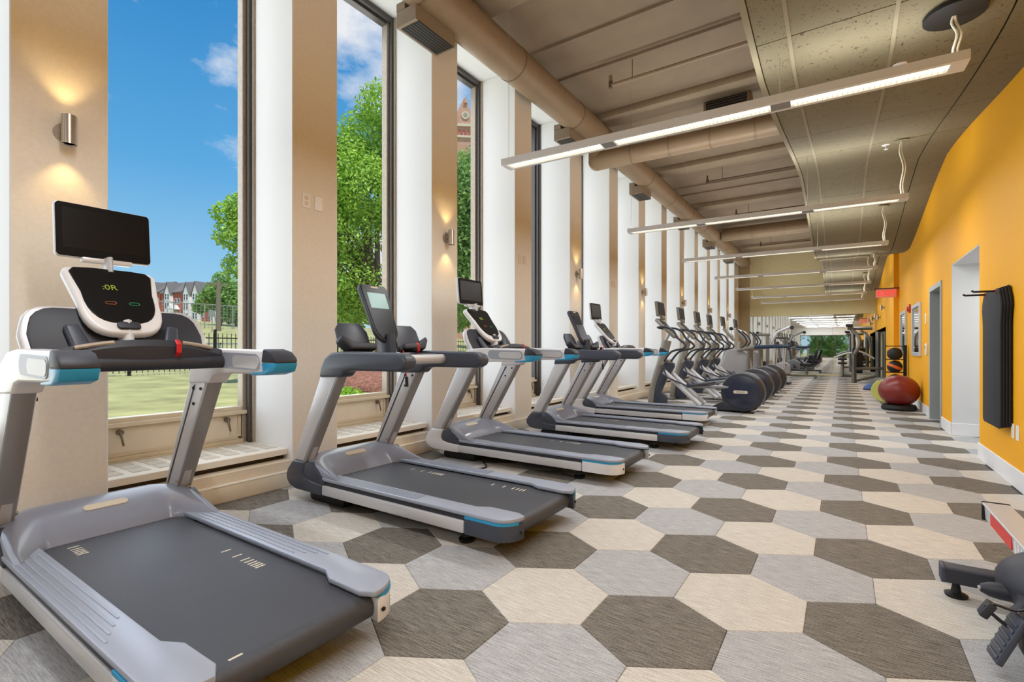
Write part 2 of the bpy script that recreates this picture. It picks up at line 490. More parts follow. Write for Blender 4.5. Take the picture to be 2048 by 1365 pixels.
# window wall: white reveals, tan pier faces
wall_left = struct(MB().box(-4.62, -3.90, YA, YB, 5.12, 5.2).obj('wall_left', 'white'))
pm = MB().box(-4.62, XP, 0, PIERW, 0, 5.12, .006, 1).mesh('pier', 'white')
pm.materials.append(MT['tan'])
for p in pm.polygons:
    if p.normal.x > .9: p.material_index = 1
for n in range(-2, NB + 1):
    o = link(pm, 'pier', wall_left); o.location = (0, Y0 + PITCH * n, 0)
MB().box(-4.62, XP, YA - .1, Y0 - 2 * PITCH - .9, 0, 5.12).obj('pier', 'tan', wall_left)
MB().box(-4.62, XP, Y0 + PITCH * NB + PIERW, YB, 0, 5.12).obj('pier', 'tan', wall_left)
baseboard_left = struct(MB().box(-3.95, -3.835, YA, YB, 0, .127, .006).obj('baseboard_left', 'cream'))
MB().box(-3.95, -3.832, YA, YB, .122, .134, .003, 1).obj('top_bead', 'creamw', baseboard_left)

sqm = MB().box(-.055, .055, -.058, .058, 0, .003).mesh('grille_panel', 'grille')
latch_me = MB().cyl((0, 0, 0), (.03, 0, 0), .022, 12).tube([(.03, 0, .0), (.045, .0, -.03), (.05, .012, -.10)], .008, 8).mesh('latch', 'latch')
ORD = ['first', 'second', 'third', 'fourth', 'fifth', 'sixth', 'seventh', 'eighth', 'ninth', 'tenth', 'eleventh', 'twelfth', 'thirteenth']
for n in range(-2, NB):
    ya = Y0 + PIERW + PITCH * n; yb = Y0 + PITCH * (n + 1)
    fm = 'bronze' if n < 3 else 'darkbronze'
    w = bpy.data.objects.new('window_%d' % (n + 3), None); COL.objects.link(w); struct(w); w.location = (XG, (ya + yb) / 2, 0)
    h = (yb - ya) / 2
    for sgn in (-1, 1):
        b = MB(); e0, e1 = sorted((sgn * h, sgn * (h - .075)))
        b.box(-.02, .07, e0, e1, .27, 5.12, .004, 1)
        e0, e1 = sorted((sgn * h, sgn * (h - .02))); b.box(.12, .15, e0, e1, .27, 5.12, .003, 1)
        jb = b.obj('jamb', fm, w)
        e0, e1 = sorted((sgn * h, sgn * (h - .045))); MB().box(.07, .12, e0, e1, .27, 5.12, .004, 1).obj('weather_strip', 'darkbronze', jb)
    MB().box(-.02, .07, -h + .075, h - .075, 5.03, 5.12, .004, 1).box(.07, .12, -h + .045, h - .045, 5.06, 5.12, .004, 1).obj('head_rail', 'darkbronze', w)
    MB().box(-.02, .07, -h + .075, h - .075, .575, .63, .004, 1).box(.07, .095, -h + .045, h - .045, .56, .595, .004, 1).obj('middle_rail', 'sash', w)
    MB().box(-.01, .045, -h + .075, h - .075, .335, .575, .004, 1).obj('hopper_leaf', 'cream', w)
    b = MB()
    for a0, a1, z0, z1 in ((-h + .08, -h + .11, .34, .565), (h - .11, h - .08, .34, .565), (-h + .08, h - .08, .545, .57), (-h + .08, h - .08, .335, .36)):
        b.box(.045, .056, a0, a1, z0, z1, .003, 1)
    b.obj('leaf_frame', 'sash', w)
    MB().box(-.02, .08, -h + .07, h - .07, .305, .335, .003, 1).box(-.02, .12, -h + .045, h - .045, .27, .305, .003, 1).obj('bottom_rail', 'sash', w)
    MB().box(-.004, .004, -h + .06, h - .06, .61, 5.05).obj('glass_pane', 'glass', w)
    if n < 4:
        for q in (-.36, .42):
            o = link(latch_me, 'latch', w); o.location = (.055, q, .52)
    if n >= -1 and n < 9:
        c = thing('convector_cover', 'cream convector cover under the %s window from the camera' % ORD[n + 1], 'radiator cover', (XREV + .26, (ya + yb) / 2, .0), 0, 'convector covers under the windows')
        X = lambda x: x - (XREV + .26)
        MB().box(X(-3.985), X(-3.874), -h + .002, h - .002, .128, .213, .004, 1).obj('front_panel', 'cream', c)
        MB().box(X(-4.46), X(-4.0), -h + .004, h - .004, .0, .252).obj('recess', 'gap', c)
        MB().box(X(-4.45), X(-3.935), -h + .003, h - .003, .252, .303, .004, 1).obj('top_cover', 'creamw', c)
        for i in range(8):
            for j in range(3):
                o = link(sqm, 'grille_panel', c); o.location = (X(-4.385) + j * .145, -h + .085 + i * ((2 * h - .17) / 7), .3035); o.scale = (1, .9, 1)

# right wall with the hall opening, a doorway and a shallow pilaster
b = MB()
for y0, y1, z0, z1 in ((YA, 7.05, 0, 5.2), (7.05, 8.65, 2.26, 5.2), (8.65, 9.42, 0, 5.2), (9.42, 10.5, 2.1, 5.2), (10.5, 16.0, 0, 5.2)):
    b.box(XR, XR + .16, y0, y1, z0, z1)
b.box(1.09, XR + .16, 16.0, 18.9, 0, 5.2).box(1.09, XR + .16, 18.9, YB, 1.78, 5.2)
wall_right = struct(b.obj('wall_right', 'orange'))
MB().box(1.65, 1.75, 18.9, YB, 0, 1.8).box(1.09, 1.7, 18.78, 18.9, 0, 1.78).box(1.09, 1.7, 18.9, YB, 1.78, 1.8).obj('niche_lining', 'black', wall_right)
MB().box(1.36, 3.2, 8.65, 8.8, 0, 2.6).box(1.36, 3.2, 6.9, 7.05, 0, 2.6).box(3.2, 3.3, 6.9, 8.8, 0, 2.6).box(1.2, 3.3, 6.9, 8.8, 2.25, 2.4).box(XR + .002, 1.37, 8.648, 8.66, 0, 2.26).box(XR + .002, 1.37, 7.04, 7.052, 0, 2.26).obj('hall_lining', 'hall', wall_right)
hl_ = bpy.data.lights.new('hall_light', 'AREA'); hl_.size = .5; hl_.energy = 14; hl_.color = (1, .98, .95)  # unseen lamp added to brighten the hall jamb
ho_ = bpy.data.objects.new('hall_light', hl_); COL.objects.link(ho_); ho_.location = (2.2, 7.85, 2.24)
baseboard_right = struct(MB().box(XR - .014, XR, YA, 7.05, 0, .165, .004, 1).box(XR - .014, XR, 8.65, 9.38, 0, .165, .004, 1).box(XR - .014, XR, 10.54, 16, 0, .165, .004, 1).box(XR, 3.2, 8.634, 8.648, 0, .165, .004, 1).obj('baseboard_right', 'trim'))
door = bpy.data.objects.new('door_1', None); COL.objects.link(door); struct(door); door.location = (XR, 9.96, 0)
MB().box(-.02, .17, -.58, -.52, 0, 2.14, .004, 1).box(-.02, .17, .50, .58, 0, 2.14, .004, 1).box(-.02, .17, -.52, .50, 2.06, 2.14, .004, 1).obj('door_frame', 'doorgrey', door)
MB().box(.11, .15, -.52, .50, 0, 2.06, .003, 1).obj('door_leaf', 'doorslab', door)
MB().tube([(.11, -.44, 1.0), (.05, -.44, 1.0), (.05, -.32, 1.0)], .011, 8).obj('door_handle', 'steel', door)

# far wall with the mirrors, and the glazed rear wall behind the camera
wall_back = struct(MB().box(-4.62, 1.4, YB, YB + .15, 0, 5.2).obj('wall_back', 'back'))
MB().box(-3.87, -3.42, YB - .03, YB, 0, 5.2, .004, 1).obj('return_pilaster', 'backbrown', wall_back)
baseboard_back = struct(MB().box(-3.42, 1.09, YB - .02, YB, 0, .06, .003, 1).obj('baseboard_back', 'back'))
for k, (a, c, nm) in enumerate(((-3.40, -1.87, 'left'), (-1.865, -.335, 'middle'), (-.33, 1.07, 'right'))):
    t = MB().box(a, c, YB - .012, YB - .002, .065, 2.5).obj('wall_mirror', 'mirror')
    tag(t, '%s of the three big mirror sheets on the far wall' % nm, 'mirror', 'mirror sheets on the far wall')
    t['label'] = {'left': 'leftmost big mirror sheet on the far wall, beside the tan return', 'middle': 'middle big mirror sheet on the far wall', 'right': 'rightmost big mirror sheet on the far wall, beside the orange wall'}[nm]
wall_front = struct(MB().box(-4.62, 1.36, YA - .15, YA, 2.25, 5.4).box(-4.62, -3.2, YA - .15, YA, 0, 2.25).box(.9, 1.36, YA - .15, YA, 0, 2.25).box(-3.2, .9, YA - .15, YA, 0, .25).obj('wall_front', 'white'))
w = bpy.data.objects.new('window_20', None); COL.objects.link(w); struct(w); w.location = (-1.15, YA - .08, 0)
b = MB()
for x in (-2.05, -.7, .65, 2.0): b.box(x - .03, x + .03, -.04, .04, .25, 2.25)
b.box(-2.05, 2.05, -.04, .04, .25, .31).box(-2.05, 2.05, -.04, .04, 2.19, 2.25).obj('window_frame', 'darkbronze', w)
MB().box(-2.0, 2.0, -.004, .004, .3, 2.2).obj('glass_pane', 'glass', w)

# ================================================================== CEILING SERVICES
# seven linear fixtures; each hangs on two wires and a white flex at its right end
LX0, LX1 = -2.79, .655
LY = [4.11, 7.52, 10.66, 13.8, 16.85, 19.95, 22.5]
LANG = math.atan2(.15, 3.44)
UP, DOWN = 9.0, 16.0
ZL = 2.95
LLAB = ['nearest and largest linear ceiling light, over the near aisle', 'second linear ceiling light from the camera', 'third linear ceiling light from the camera', 'fourth linear ceiling light from the camera', 'fifth linear ceiling light from the camera', 'sixth linear ceiling light from the camera', 'seventh linear ceiling light, closest to the far mirror wall', 'linear ceiling light just out of the picture overhead', 'linear ceiling light behind the camera by the rear wall']
def fixture(yc, k, flexz):
    t = thing('linear_ceiling_light', LLAB[k], 'ceiling light', ((LX0 + LX1) / 2, yc, ZL), LANG, 'linear ceiling lights hung across the room')
    hl = (LX1 - LX0) / 2; secs = ((-hl + .05, -hl + 1.02), (-hl + 1.13, -.10 + .72), (.75, hl - .09))
    b = MB(); HWD = .085
    b.box(-hl, hl, -HWD, -HWD + .03, 0, .062, .002, 1).box(-hl, hl, HWD - .03, HWD, 0, .062, .002, 1)
    b.box(-hl, secs[0][0], -HWD + .03, HWD - .03, 0, .062).box(secs[2][1], hl, -HWD + .03, HWD - .03, 0, .062)
    b.obj('housing', 'fixture', t)
    for a, c in ((secs[0][1], secs[1][0]), (secs[1][1], secs[2][0])):
        MB().box(a, c, -HWD + .03, HWD - .03, .0005, .0615).obj('joint_plate', 'fixtured', t)
    for a, c in secs:
        le = MB().box(a, c, -HWD + .03, HWD - .03, .022, .045).obj('lens', 'louver', t)
        b = MB(); m = int((c - a) / .03)
        for i in range(m):
            x = a + (i + .5) * (c - a) / m; b.box(x - .0012, x + .0012, -HWD + .03, HWD - .03, .008, .022)
        b.obj('louver_blades', 'fixture', le, kind='stuff')
        for nm, z, rx, en in (('light_down', -.004, 0, DOWN * (.6 if 2 < k < 7 else 1)), ('light_up', .066, PI, UP * (.42 if k in (0, 3, 6) else 1))):
            l = bpy.data.lights.new(nm, 'AREA'); l.shape = 'RECTANGLE'; l.size = c - a; l.size_y = .11; l.energy = en * (c - a); l.color = (.97, .985, 1)
            o = bpy.data.objects.new(nm, l); COL.objects.link(o); o.parent = t; o.location = ((a + c) / 2, 0, z); o.rotation_euler = (rx, 0, 0)
    for x in (-hl + .04, .68):
        MB().cyl((x, 0, .06), (x, 0, 5.2 - ZL), .0022, 6).cyl((x, 0, .06), (x, 0, .1), .006, 8).obj('suspension_wire', 'wire', t)
    z1 = flexz - ZL
    wq = min(1, z1 / .55)
    for q in (0, .022):
        MB().tube(smooth_path([(hl - .06 + q, 0, .06), (hl - .06 - .01 * wq + q, .01, .06 + (z1 - .06) * .2), (hl - .06 + .015 * wq + q, -.01, .06 + (z1 - .06) * .5), (hl - .06 - .02 * wq + q, .012, .06 + (z1 - .06) * .8), (hl - .06, 0, z1)], 4), .0075, 7).obj('flex_cord', 'conduit', t)
    r = .16 if k == 0 else .07
    MB().lathe([(0, 0), (r, 0), (r, .02), (0, .02)], (hl - .06, 0, z1 - .02), 'z', 24).obj('ceiling_rose', 'black' if k == 0 else 'tile', t)
    return t
for k, yc in enumerate(LY):
    fixture(yc, k, zw(yc + .07) - .004)
fixture(.75, 7, zw(.82) - .004)
fixture(-2.62, 8, zw(-2.55) - .004)

# spiral duct along the window wall, with a cross duct and a second one further back
def duct(name, label, p0, p1, r, step):
    P0, P1 = Vector(p0), Vector(p1); d = P1 - P0; Ln = d.length; d.normalize()
    t = thing(name, label, 'duct', p0)
    MB().cyl((0, 0, 0), P1 - P0, r, 28).obj('duct_tube', 'duct', t)
    n = int(Ln / step)
    for i in range(1, n):
        MB().cyl(d * (i * step - .012), d * (i * step + .012), r + .006, 28).obj('duct_collar', 'ductband', t)
    return t
duct('ventilation_duct', 'long tan round ventilation duct above the window piers', (-3.55, YA + .2, 4.84), (-3.55, 23.6, 4.84), .22, 1.7)
cdt = duct('ventilation_duct', 'tan round cross duct running behind the nearest ceiling light', (-3.55, 7.95, 4.40), (.2, 8.1, 4.40), .15, .62)
MB().cyl((0, 0, -.0), (0, 0, .215), .15, 20).ball((0, 0, 0), .155, .155, .155).obj('duct_elbow', 'duct', cdt)
duct('ventilation_duct', 'dark brown round duct near the third ceiling light', (-3.3, 17.4, 4.86), (.2, 17.4, 4.86), .2, .9)
DL = ['nearest duct air outlet, largest at the top of the picture', 'second duct air outlet from the camera', 'third duct air outlet from the camera', 'fourth duct air outlet from the camera', 'fifth duct air outlet from the camera', 'sixth duct air outlet, furthest along the window wall duct']
for i in range(6):
    t = thing('air_outlet', DL[i], 'air vent', (-3.68, 3.87 + 3.35 * i, 4.6), 0, 'air outlets on the window wall duct')
    MB().box(-.16, .12, -.30, .30, -.13, .035, .004, 1).box(-.16, -.04, -.30, .30, .035, .12).obj('outlet_box', 'diffbox', t)
    MB().box(-.125, .125, -.265, .265, -.136, -.129).obj('dark_opening', 'black', t)
    b = MB()
    for j in range(7): b.box(-.11 + j * .036, -.106 + j * .036, -.262, .262, -.139, -.133)
    b.obj('louver', 'gunmetal', t)
t = thing('return_grille', 'dark rectangular return grille on the ceiling beam above the nearest light', 'air vent', (-1.52, 8.285, 4.95))
MB().box(-.34, .34, 0, .32, -.16, .2, .006, 1).obj('grille_box', 'duct', t)
MB().box(-.30, .30, -.006, .0, -.10, .14).obj('dark_opening', 'black', t)
b = MB()
for j in range(6): b.box(-.30, .30, -.012, -.004, -.085 + j * .04, -.081 + j * .04)
b.obj('louver', 'diffbox', t)
for i, (x0, x1, y, z) in enumerate(((-2.75, -.1, 6.62, 4.9), (-2.55, .0, 11.75, 4.92), (-2.5, .0, 15.1, 4.92), (-2.5, .0, 20.1, 4.9))):
    t = thing('sprinkler_pipe', ['nearest thin sprinkler pipe under the brown ceiling', 'second thin sprinkler pipe from the camera', 'third thin sprinkler pipe from the camera', 'furthest thin sprinkler pipe, before the cream far wall'][i], 'pipe', (x0, y, z), 0, 'sprinkler pipes under the ceiling')
    MB().tube([(0, 0, .14), (0, 0, 0), (.02, 0, 0), (x1 - x0, 0, 0)], .018 if i else .028, 8).obj('pipe_run', 'rust' if i else 'duct', t)
    MB().cyl((0, 0, -.03), (0, 0, .06), .03, 8).obj('end_fitting', 'rust', t)
    for x in (.32, x1 - x0 - .6):
        MB().cyl((x, 0, 0), (x, 0, 5.2 - z), .005, 6).obj('hanger_rod', 'rust', t)
for i, (x, y) in enumerate(((.36, 4.75), (.45, 7.75))):
    t = thing('sprinkler', ['pendant sprinkler head near the nearest ceiling light', 'pendant sprinkler head beside the second light cord'][i], 'sprinkler', (x, y, zw(y) - .002))
    MB().lathe([(0, 0), (.045, 0), (.03, -.008), (0, -.008)], (0, 0, 0), 'z', 16).obj('escutcheon', 'fixture', t)
    MB().cyl((0, 0, -.05), (0, 0, -.006), .009, 8).cyl((0, 0, -.056), (0, 0, -.05), .022, 10).obj('sprinkler_nozzle', 'fixture', t)

# sconces on every second pier
SL = ['brushed steel up and down sconce on the nearest pier', 'second brushed steel sconce from the camera', 'third brushed steel sconce from the camera', 'fourth brushed steel sconce from the camera', 'fifth brushed steel sconce from the camera', 'sixth brushed steel sconce from the camera', 'furthest brushed steel sconce on the window piers']
SCON = 5.0
def sconce(loc, rotz, label, e=SCON, grp='cylinder sconces on the piers'):
    t = thing('wall_sconce', label, 'wall lamp', loc, rotz, grp)
    MB().cyl((0, 0, 0), (.012, 0, 0), .055, 20).cyl((.012, 0, 0), (.05, 0, 0), .018, 10).obj('wall_plate', 'bronze', t)
    MB().lathe([(.030, -.078), (.036, -.085), (.036, .085), (.030, .085), (.030, .06), (.0, .06), (0, -.06), (.030, -.06), (.030, -.078)], (.085, 0, 0), 'z', 24).obj('lamp_body', 'steel', t)
    for s in (-1, 1):
        MB().lathe([(0, s * .066), (.028, s * .066), (.028, s * .070), (0, s * .070)], (.085, 0, 0), 'z', 16).obj('bulb', 'lamp', t)
        if e:
            l = bpy.data.lights.new('sconce_light', 'SPOT'); l.energy = e; l.spot_size = math.radians(88); l.spot_blend = .8; l.color = (1, .66, .26); l.shadow_soft_size = .02
            o = bpy.data.objects.new('sconce_light', l); COL.objects.link(o); o.parent = t; o.location = (.085, 0, s * .088); o.rotation_euler = (0 if s < 0 else PI, 0, 0)
    return t
for i in range(7):
    sconce((XP, Y0 + PITCH * 2 * i + .235, 2.445), 0, SL[i])
for i, (y, z) in enumerate(((19.4, 2.42), (21.3, 2.2), (22.8, 2.35))):
    sconce((1.09, y, z), PI, ['nearest small sconce on the far orange wall', 'middle small sconce on the far orange wall, above the niche', 'furthest small sconce on the orange wall by the mirrors'][i], SCON * .8, 'sconces on the far orange wall')
for i, (y, z, dbl) in enumerate(((2.62, 2.44, 1), (6.03, 2.44, 0), (9.45, 2.44, 0))):
    t = thing('outlet_plate', ['white outlet and blank plates high on the pier behind the second treadmill', 'tan cover plates on the pier behind the third treadmill', 'tan cover plates on the pier behind the fifth treadmill'][i], 'wall plate', (XP, y, z), 0, 'cover plates on the piers')
    for q in (-.065, .055):
        p = MB().box(0, .006, q - .038, q + .038, -.062, .062, .002, 1).obj('cover_plate', 'plate' if dbl else 'platetan', t)
    if dbl:
        for zz in (-.024, .024):
            MB().box(.006, .008, -.083, -.047, zz - .017, zz + .017, .001, 1).obj('socket', 'platetan', t)

# ================================================================== TREADMILLS
def onY(u, v, Y):
    d = F + R * ((u - 1024) / 985) + Vector((0, 0, 1)) * ((695 - v) / 985)
    return Vector((0, 0, CH)) + d * (Y / d.y)


def treadmill(kind):
    A = kind == 'A'
    t = thing('treadmill', 'x', 'treadmill')
    shell = 'whiteplastic' if A else 'slate'
    # running deck and belt
    MB().box(-1.98, -.10, -.30, .30, .085, .165, .01).obj('deck_frame', 'black', t)
    prof = [(-1.9, .195), (-.075, .195)] + [(-.075 + .05 * math.sin(a), .145 + .05 * math.cos(a)) for a in np.linspace(.3, PI - .1, 8)] + [(-.09, .094), (-1.9, .13)]
    MB().prism(prof, 'y', -.262, .262).obj('running_belt', 'belt', t)
    b = MB()
    sets = (((-.977, -.873, -.80, -.765, -.735, -.71, -.688, -.668), .19), ((-1.66, -1.62, -1.59, -1.565, -1.542, -1.52), -.185), ((-.085,), -.185)) if A else (((-1.42, -1.31, -1.23, -1.19, -1.16, -1.135, -1.113, -1.095), .19), ((-.60, -.50, -.42, -.385, -.355, -.33), .19))
    for xs_, y0 in sets:
        for x in xs_: b.box(x - .005, x + .005, min(y0, y0 * .80), max(y0, y0 * .80), .1948, .1956)
    b.obj('belt_print', 'cream_print', t, kind='stuff')
    for s in (-1, 1):
        mir = lambda pts: [(x, s * y) for x, y in pts]
        # aluminium side extrusion and dark slot
        MB().prism([(-1.72, s * .330), (-1.72, s * .372), (-.34, s * .372), (-.34, s * .330)], 'z', .094, .170, .012).obj('side_panel', 'silver' if not A else 'silver', t)
        MB().box(-1.76, -.3, min(s * .3, s * .362), max(s * .3, s * .362), .168, .200).obj('side_slot', 'rubber', t)
        # foot rail with rounded rear corner
        arc = [(-.115 + .115 * math.cos(a), .257 + .115 * math.sin(a)) for a in np.linspace(PI / 2, 0.05, 7)]
        pl = mir([(-1.74, .262), (-1.74, .372)] + arc + [(0, .250), (-.06, .225), (-.26, .228), (-.34, .262)])
        fr = MB().prism(pl, 'z', .199, .222, .006).obj('foot_rail', 'foot', t)
        b = MB()
        if A:
            for i, yy in enumerate((.285, .308, .331, .352)):
                b.box(-1.60, -.62 + .05 * i, s * yy - .004, s * yy + .004, .2215, .2245, .0012, 1)
        else:
            for i in range(7):
                yy = .282 + i * .0125; b.box(-1.62, -.75, s * yy - .0025, s * yy + .0025, .2215, .2245)
        b.obj('grip_ridges', 'foot', fr)
        # rear cap with a blue accent
        arc2 = [(-.115 + .117 * math.cos(a), .257 + .117 * math.sin(a)) for a in np.linspace(PI / 2, 0.03, 7)]
        cap = MB().prism(mir([(-.36, .300), (-.33, .374)] + arc2 + [(.002, .262), (-.05, .268), (-.2, .29)]), 'z', .098, .186, .014).obj('rear_cap', shell, t)
        arc3 = [(-.115 + .1185 * math.cos(a), .257 + .1185 * math.sin(a)) for a in np.linspace(PI / 2, 0.35, 6)]
        MB().prism(mir([(-.33, .34), (-.33, .3755)] + arc3 + [(-.02, .27)]), 'z', .186, .200).obj('accent_strip', 'blue', cap)
        MB().cyl((.0, s * .285, .14), (.006, s * .285, .14), .008, 8).obj('bolt', 'black', cap)
        # front corner
        bp = [(-2.085, .31), (-2.15, .24), (-2.175, .195), (-2.165, .15), (-2.125, .112), (-2.05, .092), (-1.72, .090), (-1.705, .172), (-1.84, .182), (-1.92, .20), (-1.945, .235), (-1.93, .272), (-1.905, .315)]
        MB().prism(bp, 'y', min(s * .30, s * .378), max(s * .30, s * .378), .016, 3).obj('front_boot', shell, t)
        MB().prism([(-1.95, .19), (-1.955, .25), (-1.925, .305), (-1.86, .312), (-1.77, .275), (-1.69, .205), (-1.69, .17), (-1.85, .175)], 'y', min(s * .30, s * .374), max(s * .30, s * .374), .01).obj('boot_cover', 'slate', t)
        # leaning upright, bolted under the handrail
        up = MB().prism([(-2.085, .305), (-1.915, .305), (-1.505, .985), (-1.725, .985)], 'y', min(s * .298, s * .372), max(s * .298, s * .372), .02, 3).obj('upright', 'silver', t)
        MB().prism([(-2.03, .33), (-2.015, .33), (-1.652, .95), (-1.667, .95)], 'y', min(s * .2965, s * .2985), max(s * .2965, s * .2985)).obj('upright_groove', 'rubber', up)
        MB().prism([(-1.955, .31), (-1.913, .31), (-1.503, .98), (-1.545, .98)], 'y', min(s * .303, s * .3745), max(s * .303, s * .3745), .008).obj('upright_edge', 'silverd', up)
        for x, z in ((-1.70, .93), (-1.61, .93), (-1.70, .84)):
            for yy in (s * .2965,):
                MB().cyl((x + .03, yy, z), (x + .03, yy - s * .005, z), .009, 8).obj('bolt', 'black', up)
        MB().cyl((-1.9, s * .30, .36), (-1.9, s * .294, .36), .010, 8).obj('bolt', 'bronze', up)
        # handrail
        if A:
            hp = [(-1.735, .955), (-1.715, 1.03), (-1.66, 1.10), (-1.57, 1.145), (-1.42, 1.158), (-.90, 1.150), (-.83, 1.135), (-.792, 1.105), (-.787, 1.08), (-.81, 1.05), (-.88, 1.034), (-1.36, 1.022), (-1.43, 1.008), (-1.475, .965)]
            hr = MB().prism(hp, 'y', min(s * .292, s * .382), max(s * .292, s * .382), .022, 3).obj('handrail', 'whiteplastic', t)
            MB().prism([(-.915, 1.10), (-.90, 1.157), (-.83, 1.143), (-.785, 1.112), (-.778, 1.088), (-.915, 1.088)], 'y', min(s * .287, s * .387), max(s * .287, s * .387), .008).obj('rail_end_cap', 'rubber', hr)
            MB().prism([(-.915, 1.0885), (-.778, 1.0885), (-.80, 1.044), (-.88, 1.027), (-1.02, 1.022), (-1.02, 1.034), (-.9, 1.045)], 'y', min(s * .287, s * .387), max(s * .287, s * .387), .008).obj('rail_end_accent', 'blue', hr)
            for yy in (.2905, .3835):
                pts = [(x, z + (x + 1.1) * -.02) for x, z in rrect(.40, .085, .042, 5, -1.13, 1.092)]
                g = MB().prism(pts, 'y', s * yy - .002, s * yy + .002).obj('grip_pad', 'foot', hr)
                pts = [(x, z + (x + 1.1) * -.02) for x, z in rrect(.26, .062, .031, 5, -1.07, 1.091)]
                MB().prism(pts, 'y', s * yy - .004, s * yy + .004).obj('grip_inset', 'silver', g)
        else:
            hp = [(-1.735, .945), (-1.715, 1.02), (-1.67, 1.09), (-1.60, 1.125), (-1.48, 1.137), (-.90, 1.128), (-.84, 1.11), (-.815, 1.075), (-.83, 1.03), (-.88, 1.008), (-1.36, 1.005), (-1.43, .995), (-1.475, .955)]
            MB().prism(hp, 'y', min(s * .285, s * .385), max(s * .285, s * .385), .038, 4).obj('handrail', 'slate', t)
        MB().lathe([(0, 0), (.045, 0), (.05, .02), (.03, .03), (.02, .1), (0, .1)], (-.42, s * .26, 0), 'z', 16).obj('rear_foot', 'black', t)
        MB().prism(rrect(.42, .075, .036, 5, -1.78, .04), 'y', min(s * .2, s * .3), max(s * .2, s * .3), .008).obj('lift_foot', 'black', t)
    # motor hood with side wings
    cpts = [(-2.165, .10), (-2.16, .20), (-2.125, .29), (-2.065, .335), (-1.985, .347), (-1.90, .322), (-1.82, .274), (-1.755, .22), (-1.735, .18), (-1.8, .1)]
    wpts = [(-2.13, .10), (-2.12, .20), (-2.08, .268), (-2.0, .302), (-1.89, .314), (-1.76, .298), (-1.60, .260), (-1.475, .229), (-1.465, .19), (-1.6, .1)]
    rings = []
    for y in np.concatenate([-np.linspace(.366, .16, 14), [-.08, 0, .08], np.linspace(.16, .366, 14)]):
        k = min(1, max(0, (abs(y) - .225) / .14)); k = k ** 1.3; dz = -.028 * max(0, (abs(y) - .345) / .027)
        lo = .198 if abs(y) > .29 else 0
        rings.append([(a[0] * (1 - k) + c[0] * k, y, max(lo, a[1] * (1 - k) + c[1] * k + (dz if i not in (0, 8, 9) else 0))) for i, (a, c) in enumerate(zip(cpts, wpts))])
    hood = MB().poly(rings).obj('motor_hood', 'hood', t, sharp=.9)
    bx = Matrix.Translation((-1.885, 0, .314)) @ Matrix.Rotation(math.radians(31), 4, 'Y')
    MB(bx).prism([(y, x) for x, y in rrect(.17, .042, .021, 6)], 'z', -.004, .004, .002, 1).obj('badge', 'cream_print', hood)
    # cross bar, reading tray, console
    if A:
        rings = []
        for y in np.linspace(-.30, .30, 13):
            k = 1 - (y / .30) ** 2; xx = -1.36 + .03 * k; zt = 1.150 + .052 * k; zb = 1.058
            rings.append([(xx + .035, y, zb + .01), (xx + .048, y, (zt + zb) / 2), (xx + .05, y, zt - .03), (xx + .03, y, zt), (xx - .02, y, zt), (xx - .05, y, zt - .03), (xx - .06, y, (zt + zb) / 2), (xx - .03, y, zb)])
        cb = MB().poly(rings).obj('cross_bar', 'rubber', t)
        MB().cyl((-1.315, -.30, 1.088), (-1.315, .30, 1.088), .034, 18).obj('lower_bar', 'rubber', cb)
        for s in (-1, 1):
            MB().tube([(-1.303, s * q, 1.143 + .052 * (1 - (q / .3) ** 2)) for q in (.12, .15, .18, .21, .24)], .010, 8).obj('pulse_sensor', 'bronze', cb)
    else:
        cb = MB().box(-1.52, -1.26, -.285, .285, 1.085, 1.118, .015).obj('cross_bar', 'rubber', t)
        MB().cyl((-1.22, -.29, 1.075), (-1.22, .29, 1.075), .036, 18).obj('lower_bar', 'silver', cb)
    k = MB().box(-1.315, -1.285, .095, .125, 1.135, 1.165, .004).obj('safety_clip', 'black', t)
    MB().tube([(-1.285, .11, 1.20), (-1.262, .11, 1.18), (-1.262, .11, 1.14), (-1.29, .11, 1.12)], .009, 6, squash=(1.3, .4)).obj('safety_cord', 'red', k)
    if not A:
        MB().tube(smooth_path([(-1.3, -.02, 1.14), (-1.22, -.06, 1.09), (-1.20, -.08, 1.0), (-1.19, -.085, .94)], 4), .004, 6).obj('lanyard', 'red', k)
        MB().tube([(-1.19, -.085, .95), (-1.18, -.09, .88)], .012, 7).obj('lanyard_clip', 'black', k)
    if A:
        T = basis((-1.56, 0, 1.13), (0, 1, 0), (-.50, 0, .866))
        pts = [(-.33, 0)] + [(-.34, .12)] + [(-.24 + -.09 * math.cos(a), .17 + .11 * math.sin(a)) for a in np.linspace(.1, PI / 2, 5)] + [(.24 + .09 * math.sin(a), .17 + .11 * math.cos(a)) for a in np.linspace(0, PI / 2 - .1, 5)] + [(.34, .12), (.33, 0)]
        tr = MB(T).prism(pts, 'z', -.055, -.012, .012).obj('tray_rim', 'silver', t)
        pin = [(x * .93, y * .94 + .004) for x, y in pts]
        MB(T).prism(pin, 'z', -.03, -.006, .008).obj('tray_well', 'rubber', t)
        for s in (-1, 1):
            MB(T).prism([(s * .12, .0), (s * .19, .0), (s * .21, .15), (s * .16, .16)], 'z', -.01, .03, .014, 3).obj('tray_rest', 'slate', t)
        # shield console with white rim
        T = basis((-1.535, 0, 1.235), (0, 1, 0), (-.65, 0, .76))
        def shield(w, h0, h1, r=.07):
            o = [(-w, h1 - .03), (-w + .02, h1)] + [(x, h1 + .008) for x in (-w * .5, 0, w * .5)] + [(w - .02, h1), (w, h1 - .03)]
            for a in np.linspace(0, PI, 15):
                c, s_ = math.cos(a), math.sin(a)
                o.append((w * .86 * (abs(c) ** .62) * (1 if c > 0 else -1), h0 + .21 - .21 * (s_ ** .8)))
            return o
